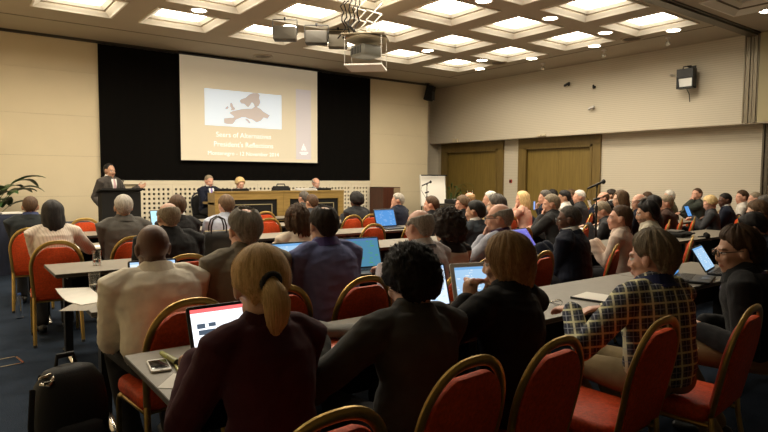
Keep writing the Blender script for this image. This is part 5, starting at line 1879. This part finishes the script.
# small phone at the pink blouse
q = at_y(534, 205.5, 6.36)
t = empty('smartphone', q, R(16)); tag(t, 'small phone with lit blue screen held beside the pink blouse', 'phone')
b = MB(); b.rbox((0, 0, 0), (.075, .009, .15), .01, axis=1); b.build('case', M_PLAST, t)
b = MB(); b.box((0, -.0052, 0), (.066, .001, .134)); b.build('display', emit_mat('phone_screen', (.35, .5, .95), 1.0), t)

# ---- the near table end: phone, highlighter, pen, paper
t = empty('smartphone', (.647, 2.325, .7405), R(-8)); t.scale = (1.06, 1.16, 1); tag(t, 'white phone with black screen lying face up on the near table end', 'phone')
b = MB(); b.rbox((0, 0, .005), (.072, .135, .009), .012); b.build('case', M_WHITEP, t)
b = MB(); b.rbox((0, 0, .0102), (.062, .098, .0012), .003); b.build('screen_glass', mat('dark_glass', (.012, .014, .016), rough=.08), t)
b = MB(); b.lathe([(.006, 0), (.006, .0008)], (0, -.058, .0097), n=14); b.build('button', mat('button_grey', (.4, .4, .4), rough=.5), t)
q = at_z(171, 363, .755); q0 = at_z(161.5, 353, .755); q1 = at_z(177, 362.5, .755)
t = empty('highlighter', (0, 0, 0)); tag(t, 'yellow-green highlighter lying beside the white phone', 'pen')
M_LIME = mat('lime_plastic', (.30, .32, .03), rough=.4)
d_ = (q1 - q0)
b = MB(); b.tube([q0, q0 + d_ * .55], [.009, .0125], n=14); b.build('cap', M_LIME, t)
b = MB(); b.tube([q0 + d_ * .52, q1], [.0135, .0135], n=14, round_caps=False); b.build('barrel', mat('lime_dark', (.20, .20, .02), rough=.4), t)
b = MB(); b.tube([q1 - d_.normalized() * .004, q1 + d_.normalized() * .002], [.0125, .011], n=14, round_caps=False); b.build('end_plug', M_PLAST, t)
q0 = at_z(174, 362, .746); q1 = at_z(180, 374, .746); d_ = q1 - q0
t = empty('ballpoint_pen', (0, 0, 0)); tag(t, 'slim yellow ballpoint pen pointing at the sheet of paper', 'pen')
b = MB(); b.tube([q0, q0 + d_ * .8], .0048, n=10); b.build('barrel', mat('pen_yellow', (.42, .40, .08), rough=.35), t)
b = MB(); b.tube([q0 + d_ * .8, q1], [.0046, .0014], n=10); b.build('tip', M_CHROME, t)


def sheet(x, y, yaw, w, h, label, z=.7405, m=None, name='paper_sheet', cat='paper', th=.0016, curlz=0.0, group='loose papers'):
    t = empty(name, (x, y, z), R(yaw)) if False else None
    b = MB()
    n = 8
    rows = []
    for j in range(n + 1):
        v = j / n
        zz = curlz * max(0, v - .45) ** 2 * 4
        rows.append([Vector((-w / 2, -h / 2 + h * v, zz)), Vector((w / 2, -h / 2 + h * v, zz * .6))])
    for j in range(n):
        a, c = rows[j], rows[j + 1]
        up = Vector((0, 0, th))
        b.quad(a[0] + up, a[1] + up, c[1] + up, c[0] + up)
        b.quad(a[0], c[0], c[1], a[1])
        b.quad(a[0], a[0] + up, c[0] + up, c[0]); b.quad(a[1], c[1], c[1] + up, a[1] + up)
    b.quad(rows[0][0], rows[0][1], rows[0][1] + Vector((0, 0, th)), rows[0][0] + Vector((0, 0, th)))
    o = b.build(name, m or M_PAPER, None, smooth=False)
    o.location = (x, y, z); o.rotation_euler = (0, 0, R(yaw))
    tag(o, label, cat, group)
    return o


q = at_z(184, 381, .742); sheet(q.x + .03, q.y - .02, 52, .15, .21, 'white sheet of paper by the burgundy elbow on the near table')
q = at_z(86, 299, .742); sheet(q.x, q.y, 18, .21, .30, 'white papers with a lifted corner beside the cream shirt', curlz=.05, th=.004)
q = at_z(81, 307, .742); sheet(q.x - .0, q.y + .02, -30, .15, .21, 'grey folded leaflet under the lifted white papers', m=mat('leaflet_grey', (.30, .27, .22), rough=.8), z=.7400, th=.0004)
q = at_z(92, 246.5, .742); sheet(q.x, q.y, 4, .30, .21, 'white paper under the hand of the ribbed white blouse')
q = at_z(602, 299, .742)
t = empty('notebook', (q.x, q.y, .741), R(10)); tag(t, 'white notebook lying in front of the plaid shirt', 'notebook')
b = MB(); b.rbox((0, 0, .006), (.22, .30, .011), .006); b.build('pages', M_PAPER, t)
b = MB(); b.box((0, 0, .0008), (.225, .305, .0015)); b.box((-.111, 0, .006), (.003, .305, .012)); b.build('cover', mat('cover_dark', (.03, .03, .035), rough=.5), t)
q = at_z(552, 306, .745)
t = empty('spectacles', (q.x, q.y, .742), R(-35)); tag(t, 'folded pair of spectacles on the table near the white notebook', 'spectacles')
for s in (-1, 1):
    b = MB(); b.tube([(s * .034 + .025 * math.cos(2 * PI * k / 16), 0, .022 + .019 * math.sin(2 * PI * k / 16)) for k in range(17)], .0018, n=6, round_caps=False); o = b.build('lens_rim', M_CHROME, t)
    b = MB(); b.tube([(s * .06, .002, .03), (s * .058, .02, .03), (-s * .04, .03 + .008 * s, .008), (-s * .055, .034 + .008 * s, .003)], .0018, n=6); b.build('temple_arm', M_PLAST, t)
b = MB(); b.tube([(-.010, 0, .026), (0, -.003, .030), (.010, 0, .026)], .0016, n=6); b.build('bridge', M_CHROME, t)
# red booklet, magazine and grey scarf on the near table
q = at_z(334, 345, .742)
t = empty('booklet', (q.x, q.y, .741), R(24)); tag(t, 'orange-red booklet with white print between the burgundy and charcoal jackets', 'booklet')
b = MB(); b.rbox((0, 0, .003), (.17, .24, .005), .004); b.build('cover', mat('booklet_red', (.62, .10, .03), rough=.4), t)
b = MB(); b.box((-.02, -.06, .0060), (.07, .035, .0008)); b.box((-.02, .06, .0060), (.10, .014, .0008)); b.build('cover_print', M_PAPER, t)
q = at_z(350, 338, .742); sheet(q.x + .05, q.y + .02, 40, .15, .21, 'white paper half under the charcoal leather sleeve', m=M_PAPER)
q = at_z(337, 325, .80)
M_SCARF = mat('scarf_grey', (.17, .165, .145), rough=.9, sheen=.2, bump=.4, bscale=300)
t = empty('scarf', (q.x, q.y + .02, .741), R(-4)); tag(t, 'folded grey knitted scarf heaped at the far table edge', 'scarf')
b = MB()
rings = []
for i in range(25):
    u = i / 24
    x = -.20 + .42 * u
    h = .075 * (math.sin(PI * min(u * 1.15 + .06, 1)) ** .6) * (1 + .18 * math.sin(u * 9))
    wy = .075 * (math.sin(PI * min(u * .9 + .08, 1)) ** .5)
    rings.append([Vector((x, wy * math.cos(a), max(0, h * (.5 + .5 * math.sin(a))) + .004 * math.sin(a * 3 + u * 14) * (math.sin(a) > 0))) for a in [2 * PI * k / 22 for k in range(22)]])
b.rings(rings); b.build('folds', M_SCARF, t)
b = MB()
for k in range(16):
    b.tube([(.21, -.06 + .008 * k, .012), (.25, -.062 + .008 * k, .006), (.275, -.064 + .0085 * k, .004)], .0028, n=5)
b.build('fringe', M_SCARF, t)


# drinking glasses, bottle
def tumbler(px, py, lab):
    q = at_z(px, py, .741)
    t = empty('drinking_glass', (q.x, q.y, .7405)); tag(t, lab, 'glass', 'drinking glasses')
    b = MB(); b.lathe([(.001, .002), (.030, .002), (.031, .0), (.034, .06), (.036, .125), (.0345, .125), (.0325, .06), (.0295, .012), (.001, .010)], n=24); b.build('tumbler', M_GLASS, t)
    b = MB(); b.lathe([(.001, .0105), (.0292, .0125), (.0315, .05), (.001, .05)], n=24); b.build('water', mat('water_in_glass', (.9, .95, 1), rough=.0, trans=1.0), t)
    return t


tumbler(97, 265, 'clear tumbler on the third-row table end beside the cream shirt')
tumbler(95, 292, 'clear tumbler on the second-row table behind the lifted papers')
tumbler(152, 257, 'clear tumbler on the third-row table just past the small laptop')
q = at_z(20, 318, 0)
t = empty('water_bottle', (q.x, q.y, 0)); tag(t, 'clear plastic water bottle standing on the blue carpet', 'bottle')
b = MB(); b.lathe([(.001, 0), (.032, 0), (.034, .02), (.033, .10), (.034, .17), (.022, .215), (.014, .235), (.014, .245)], n=20); b.build('shell', M_GLASS, t)
b = MB(); b.lathe([(.016, .243), (.016, .262), (.001, .263)], n=16); b.build('cap', mat('cap_blue', (.05, .12, .35), rough=.4), t)

# handbag on the fourth-row chair back / table, laptop case on the second-row table
q = at_z(217, 248, .745)
t = empty('handbag', (2.38, 5.60 + .22, .741), R(2))
t.location = (2.08, 5.43, .741)
tag(t, 'black handbag with two tall looped handles standing on the third-row table', 'bag')
b = MB(); b.rings([[Vector((sx * math.copysign(abs(math.cos(a)) ** .6, math.cos(a)), sy * math.copysign(abs(math.sin(a)) ** .6, math.sin(a)), z)) for a in [2 * PI * k / 24 for k in range(24)]] for z, sx, sy in ((0.001, .15, .06), (.04, .165, .068), (.14, .155, .06), (.215, .14, .035), (.225, .135, .02))]); b.build('body', mat('bag_leather', (.012, .011, .010), rough=.35), t)
for s in (-1, 1):
    b = MB(); b.tube([(-.075, s * .03, .20), (-.075, s * .032, .27), (-.055, s * .03, .335), (0, s * .026, .365), (.055, s * .03, .335), (.075, s * .032, .27), (.075, s * .03, .20)], .008, n=8); b.build('handle', MATS['bag_leather'], t)
b = MB(); b.tube([(-.13, -.01, .226), (.13, -.01, .226)], .005); b.build('zip', mat('brass', (.45, .36, .18), rough=.3, metal=1), t)
q = at_z(676, 236, .745)
t = empty('laptop_case', (q.x + .0, q.y + .0, .741), R(12)); tag(t, 'black laptop case lying open on the table beyond the cream jacket', 'case')
b = MB(); b.rbox((0, 0, .03), (.42, .30, .058), .05); b.build('body', M_BLACK, t)
b = MB(); b.tube([(-.08, -.15, .04), (-.07, -.20, .05), (.07, -.20, .05), (.08, -.15, .04)], .011); b.build('handle', M_BLACK, t)
b = MB(); b.rbox((.02, .02, .068), (.26, .18, .016), .02); b.build('pocket', mat('case_pocket', (.06, .055, .05), rough=.5), t)
q = at_z(696, 238, .745)
t = empty('headset', (q.x + .15, q.y - .05, .741), R(30)); tag(t, 'black headset lying on the table beside the laptop case', 'headset')
b = MB(); b.tube([(-.075, 0, .03), (-.06, 0, .02), (0, .085, .012), (.06, 0, .02), (.075, 0, .03)], .008); b.build('band', M_BLACK, t)
for s in (-1, 1):
    b = MB(); b.ell((s * .078, -.01, .034), (.022, .034, .034)); b.build('ear_cup', M_BLACK, t)
for px, py, lab in ((590, 228.5, 'white papers on the table below the microphone'), (694, 218.5, 'white papers spread on the table near the tablet holder')):
    q = at_z(px, py, .742)
    q = Vector((min(q.x, 9.25), min(q.y, 5.3), 0)) if q.y > 4.99 else q
    q.y = max(q.y, 5.15) if 4.2 < q.y < 5.15 else q.y
    sheet(q.x, q.y, 15, .42, .30, lab, th=.003)
# sheet held by the navy suit near the microphone
q = at_y(591.5, 208, 6.40)
o = sheet(q.x, q.y, 20, .21, .30, 'white sheet held up by the navy suit near the microphone', z=q.z); o.rotation_euler = (R(68), 0, R(20))

# dark backpack on the carpet at the table end
t = empty('backpack', (.43, 2.98, 0), R(10)); t.scale = (.86, .9, 1.2); tag(t, 'black backpack with a metal buckle standing on the carpet at the table end', 'backpack')
M_BAG = mat('backpack_nylon', (.012, .012, .013), rough=.6, bump=.3, bscale=200, spec=.3)
def sq(sx, sy, z, oy=0, e=.74):
    return [Vector((sx * math.copysign(abs(math.cos(a)) ** e, math.cos(a)), oy + sy * math.copysign(abs(math.sin(a)) ** e, math.sin(a)), z)) for a in [2 * PI * k / 28 for k in range(28)]]
b = MB(); b.rings([sq(.17, .10, .002), sq(.19, .12, .05), sq(.19, .125, .22), sq(.185, .12, .36), sq(.165, .10, .45), sq(.12, .07, .50), sq(.05, .03, .515)]); b.build('main_compartment', M_BAG, t)
b = MB(); b.rings([sq(.13, .03, .04, -.13), sq(.14, .04, .10, -.135), sq(.14, .04, .24, -.135), sq(.12, .03, .30, -.12), sq(.08, .012, .315, -.11)]); b.build('front_pocket', M_BAG, t)
for s in (-1, 1):
    b = MB(); b.tube([(s * .09, .10, .47), (s * .11, .15, .38), (s * .13, .155, .22), (s * .15, .12, .07)], [(.028, .008)] * 4, side=(1, 0, 0)); b.build('shoulder_strap', M_BAG, t)
b = MB(); b.tube([(-.05, .04, .50), (-.04, .05, .545), (.04, .05, .545), (.05, .04, .50)], .011); b.build('carry_handle', M_BAG, t)
b = MB(); b.tube([(-.19, -.05, .46), (-.215, -.09, .34), (-.21, -.11, .18), (-.20, -.08, .03)], [(.014, .004)] * 4); b.build('side_strap', M_BAG, t)
b = MB(); b.tube([(-.155, -.06, .475), (-.125, -.085, .470), (-.095, -.06, .49)], .008); b.tube([(-.15, -.03, .49), (-.10, -.035, .50)], .007); b.box((-.12, -.075, .478), (.05, .012, .016)); b.build('buckle', M_CHROME, t)
# floor outlet frame
q = at_z(5, 363, 0)
t = empty('floor_outlet', (q.x - .05, q.y, 0), R(8)); tag(t, 'metal floor outlet frame set in the blue carpet near the backpack', 'outlet')
b = MB()
for lo, hi in (((-.16, -.12, .0005), (.16, -.105, .006)), ((-.16, .105, .0005), (.16, .12, .006)), ((-.16, -.12, .0005), (-.145, .12, .006)), ((.145, -.12, .0005), (.16, .12, .006))):
    b.box2(lo, hi)
b.build('frame', M_CHROME, t)
b = MB(); b.box2((-.145, -.105, .0004), (.145, .105, .003)); b.build('lid', fm, t)

# ------------------------------------------------------------------ edges of the hall
# draped side tables
def draped(x0, x1, y0, y1, z, label, seed):
    t = empty('draped_table', ((x0 + x1) / 2, (y0 + y1) / 2, 0)); tag(t, label, 'table')
    w, d = x1 - x0, y1 - y0
    b = MB(); per = []
    n = 90
    for k in range(n):
        u = k / n * 2 * (w + d)
        if u < w: p = (-w / 2 + u, -d / 2); nn = (0, -1)
        elif u < w + d: p = (w / 2, -d / 2 + u - w); nn = (1, 0)
        elif u < 2 * w + d: p = (w / 2 - (u - w - d), d / 2); nn = (0, 1)
        else: p = (-w / 2, d / 2 - (u - 2 * w - d)); nn = (-1, 0)
        per.append((p, nn))
    rings = []
    for z_, a in ((.004, .035), (z * .5, .022), (z - .06, .006), (z - .01, 0), (z, -.01)):
        rings.append([Vector((p[0] + nn[0] * (a * (1 + math.sin(k * 1.7 + seed)) * .6 + (0 if z_ < z else a)), p[1] + nn[1] * (a * (1 + math.sin(k * 1.7 + seed)) * .6 + (0 if z_ < z else a)), z_)) for k, (p, nn) in enumerate(per)])
    b.rings(rings); b.build('drape', M_NAVY, t, angle=60)
    b = MB(); b.box((0, 0, z + .004), (w - .01, d - .01, .008)); b.build('table_top', M_NAVY, t)
    return t


draped(.20, 1.00, 10.32, 10.92, .90, 'tall navy-draped table beside the leafy plant', 1)
draped(1.12, 1.93, 10.42, 10.98, .72, 'lower navy-draped table against the lectern', 2)
q = at_y(8, 213, 10.5)
sheet(.80, 10.52, 10, .28, .21, 'white papers piled on the tall navy-draped table', z=.909, th=.02)
t = empty('radio_case', (.42, 10.55, .908), R(10)); tag(t, 'dark equipment case on the tall navy-draped table', 'case')
b = MB(); b.rbox((0, 0, .055), (.34, .22, .11), .02); b.build('body', M_BLACK, t)
b = MB(); b.tube([(-.08, 0, .10), (-.07, 0, .14), (.07, 0, .14), (.08, 0, .10)], .010); b.build('handle', M_BLACK, t)


def leafy(name, x, y, label, pot_r, pot_h, seed, n, L, spread, group=None, ht=.5, wide=.11):
    t = empty(name, (x, y, 0)); tag(t, label, 'plant', group)
    b = MB(); b.lathe([(.001, 0), (pot_r * .72, 0), (pot_r * .8, .02), (pot_r, pot_h), (pot_r * 1.06, pot_h), (pot_r * 1.06, pot_h - .02), (pot_r * .94, pot_h - .01), (.001, pot_h - .03)], n=24); b.build('pot', mat('pot_dark', (.03, .028, .026), rough=.5), t)
    rr = random.Random(seed)
    st = MB(); lf = MB()
    for k in range(n):
        a = 2 * PI * k / n * 2.4 + rr.uniform(-.4, .4)
        out = Vector((math.cos(a), math.sin(a), 0))
        up = ht * rr.uniform(.55, 1.1)
        sp = spread * rr.uniform(.4, 1.0)
        base = Vector((0, 0, pot_h - .03)) + out * .03
        mid = base + out * sp * .35 + Vector((0, 0, up * .75))
        tip = base + out * sp * .75 + Vector((0, 0, up))
        st.tube([base, base.lerp(mid, .5) + Vector((0, 0, up * .08)), mid, tip], [.007, .006, .005, .004], n=6)
        ll = L * rr.uniform(.75, 1.15)
        droop = rr.uniform(.5, 1.3)
        side = Vector((-out.y, out.x, 0))
        rows = []
        d = (out * .8 + Vector((0, 0, .55))).normalized()
        p = tip.copy()
        for q_ in range(9):
            u = q_ / 8
            w = wide * math.sin(PI * (u * .93 + .05)) ** .8 * rr.uniform(.95, 1.05)
            cup = Vector((0, 0, w * .22))
            rows.append((p - side * w + cup, p.copy(), p + side * w + cup))
            d = (d + Vector((0, 0, -.23 * droop)) * (0.4 + u)).normalized()
            p = p + d * ll / 8
        for r0, r1 in zip(rows, rows[1:]):
            lf.quad(r0[0], r0[1], r1[1], r1[0]); lf.quad(r0[1], r0[2], r1[2], r1[1])
    st.build('stem', mat('stem_green', (.05, .085, .02), rough=.5), t)
    lf.build('foliage', M_LEAF, t, angle=80)
    return t


leafy('leafy_plant', .55, 11.35, 'broad-leaved green potted plant against the cream stage wall', .22, .50, 4, 26, .46, .50, ht=.82, wide=.125)
q = at_y(457, 192, 11.3)
leafy('potted_palm', 10.75, 11.35, 'dark narrow-leaved potted plant before the corner door', .19, .40, 9, 30, .45, .40, ht=.85, wide=.020)

# wooden cabinet against the stage wall
t = empty('wooden_cabinet', (8.86, 11.77, 0)); tag(t, 'reddish-brown wooden cabinet with pale open side against the stage wall', 'cabinet')
M_MAH = wood_mat('mahogany', (.045, .012, .006), (.085, .024, .012), scale=(6, 6, .6))
b = MB(); b.box2((-.28, -.27, .0), (.04, -.25, 1.25)); b.build('door', M_MAH, t)
b = MB(); b.box2((-.28, -.25, 0), (-.26, .30, 1.25)); b.box2((-.28, -.25, 1.23), (.26, .30, 1.25)); b.box2((-.26, .28, 0), (.24, .30, 1.23)); b.build('carcass', M_MAH, t)
b = MB(); b.box2((.04, -.25, 0), (.26, .28, 1.23)); b.build('side_panel', mat('cabinet_side', (.30, .22, .13), rough=.5), t)
b = MB(); b.tube([(.0, -.268, .62), (.0, -.29, .62), (.0, -.29, .74), (.0, -.268, .74)], .006); b.build('handle', M_CHROME, t)
t = empty('side_table', (9.55, 9.75, 0)); tag(t, 'small dark table with equipment beside the microphone stand under the flip chart', 'table')
b = MB(); b.box2((-.55, -.3, .86), (.35, .3, .90)); b.build('table_top', M_EDGE, t)
for sx in (-.5, .3):
    for sy in (-.25, .25):
        b = MB(); b.tube([(sx, sy, 0), (sx, sy, .86)], .022); b.build('leg', M_BLACKM, t)
t = empty('audio_mixer', (9.35, 9.75, .90)); tag(t, 'dark audio mixer on the small table under the flip chart', 'mixer')
b = MB(); b.rbox((0, 0, .05), (.44, .34, .10), .02); b.build('body', M_PLAST, t)
b = MB()
for k in range(8):
    b.lathe([(.010, 0), (.009, .018), (.001, .019)], (-.17 + .048 * k, -.06, .10), n=10)
b.build('knob_bank', M_SILVER, t)

# flip chart
t = empty('flip_chart', (9.55, 10.78, 0), R(-14)); tag(t, 'blank white flip chart on a tripod easel in the corner', 'flip chart')
b = MB(); b.box((0, 0, 1.18), (.70, .02, .76), Matrix.Rotation(R(-6), 3, 'X')); b.build('board', mat('board_white', (.60, .57, .50), rough=.4), t)
b = MB(); b.box((0, -.016, 1.18), (.66, .008, .74), Matrix.Rotation(R(-6), 3, 'X')); b.build('paper_pad', mat('pad_white', (.90, .86, .79), rough=.8), t)
b = MB(); b.box((0, -.06, 1.545), (.70, .03, .03)); b.build('clamp_bar', M_BLACKM, t)
for s, y in ((-1, -.05), (1, -.05), (0, .45)):
    b = MB(); b.tube([(s * .25, .03, 1.5), (s * .38, y - .02, .01)], .013); b.build('leg', M_BLACKM, t)


def mic_stand(x, y, yaw, top, label, mic_len=.19, tilt=24):
    t = empty('microphone_stand', (x, y, 0), R(yaw)); tag(t, label, 'microphone stand')
    for k in range(3):
        a = 2 * PI * k / 3 + .4
        b = MB(); b.tube([(0, 0, .09), (.30 * math.cos(a), .30 * math.sin(a), .012)], .009); lg = b.build('leg', M_BLACKM, t)
        b = MB(); b.ell((.30 * math.cos(a), .30 * math.sin(a), .012), (.014, .014, .012)); b.build('foot_cap', M_PLAST, lg)
    b = MB(); b.tube([(0, 0, .07), (0, 0, top - .30)], .012); b.tube([(0, 0, top - .32), (0, 0, top - .03)], .008); b.build('pole', M_BLACKM, t)
    b = MB(); b.tube([(0, 0, top - .34), (0, 0, top - .27)], .02); b.tube([(-.03, 0, top - .19), (.03, 0, top - .17)], .016); b.build('clutch', M_PLAST, t)
    d = Vector((math.cos(R(tilt)), 0, math.sin(R(tilt))))
    c = Vector((0, 0, top))
    b = MB(); b.tube([c - d * mic_len * .5, c + d * mic_len * .22], [.012, .015], n=12); b.tube([c - Vector((0, 0, .03)), c], .014); mc = b.build('microphone', M_BLACKM, t)
    b = MB(); b.ell((0, 0, 0), (.026, .026, .030)); o = b.build('grille_head', mat('mic_mesh', (.03, .03, .031), rough=.5, metal=.5), mc); o.location = c + d * mic_len * .36
    b = MB(); b.tube([c - d * mic_len * .5, c - d * mic_len * .6 + Vector((0, .01, -.08)), Vector((.016, .01, top - .35)), Vector((.016, .0, .4)), Vector((.03, .02, .02))], .0035, n=6); b.build('cable', M_BLACK, t)
    return t


q = at_y(597, 184.5, 4.22)
mic_stand(q.x, q.y, -36, q.z, 'black microphone stand rising among the seated people', mic_len=.24)
q = at_y(427, 183.5, 9.1)
mic_stand(q.x, q.y, -36, q.z, 'black microphone stand in front of the flip chart', mic_len=.22)

# ------------------------------------------------------------------ light
w = bpy.data.worlds.new('world'); SC.world = w
w.use_nodes = True
w.node_tree.nodes['Background'].inputs['Color'].default_value = (1, .9, .75, 1)
w.node_tree.nodes['Background'].inputs['Strength'].default_value = .02
SC.view_settings.view_transform = 'Standard'
SC.view_settings.look = 'None'
SC.view_settings.exposure = 0.0
SC.view_settings.gamma = 1.0
SC.view_settings.use_curve_mapping = False
try:
    SC.cycles.use_denoising = True
    SC.cycles.max_bounces = 8
    SC.cycles.diffuse_bounces = 5
    SC.cycles.sample_clamp_indirect = 4.0
    SC.cycles.caustics_reflective = False
    SC.cycles.caustics_refractive = False
except Exception:
    pass
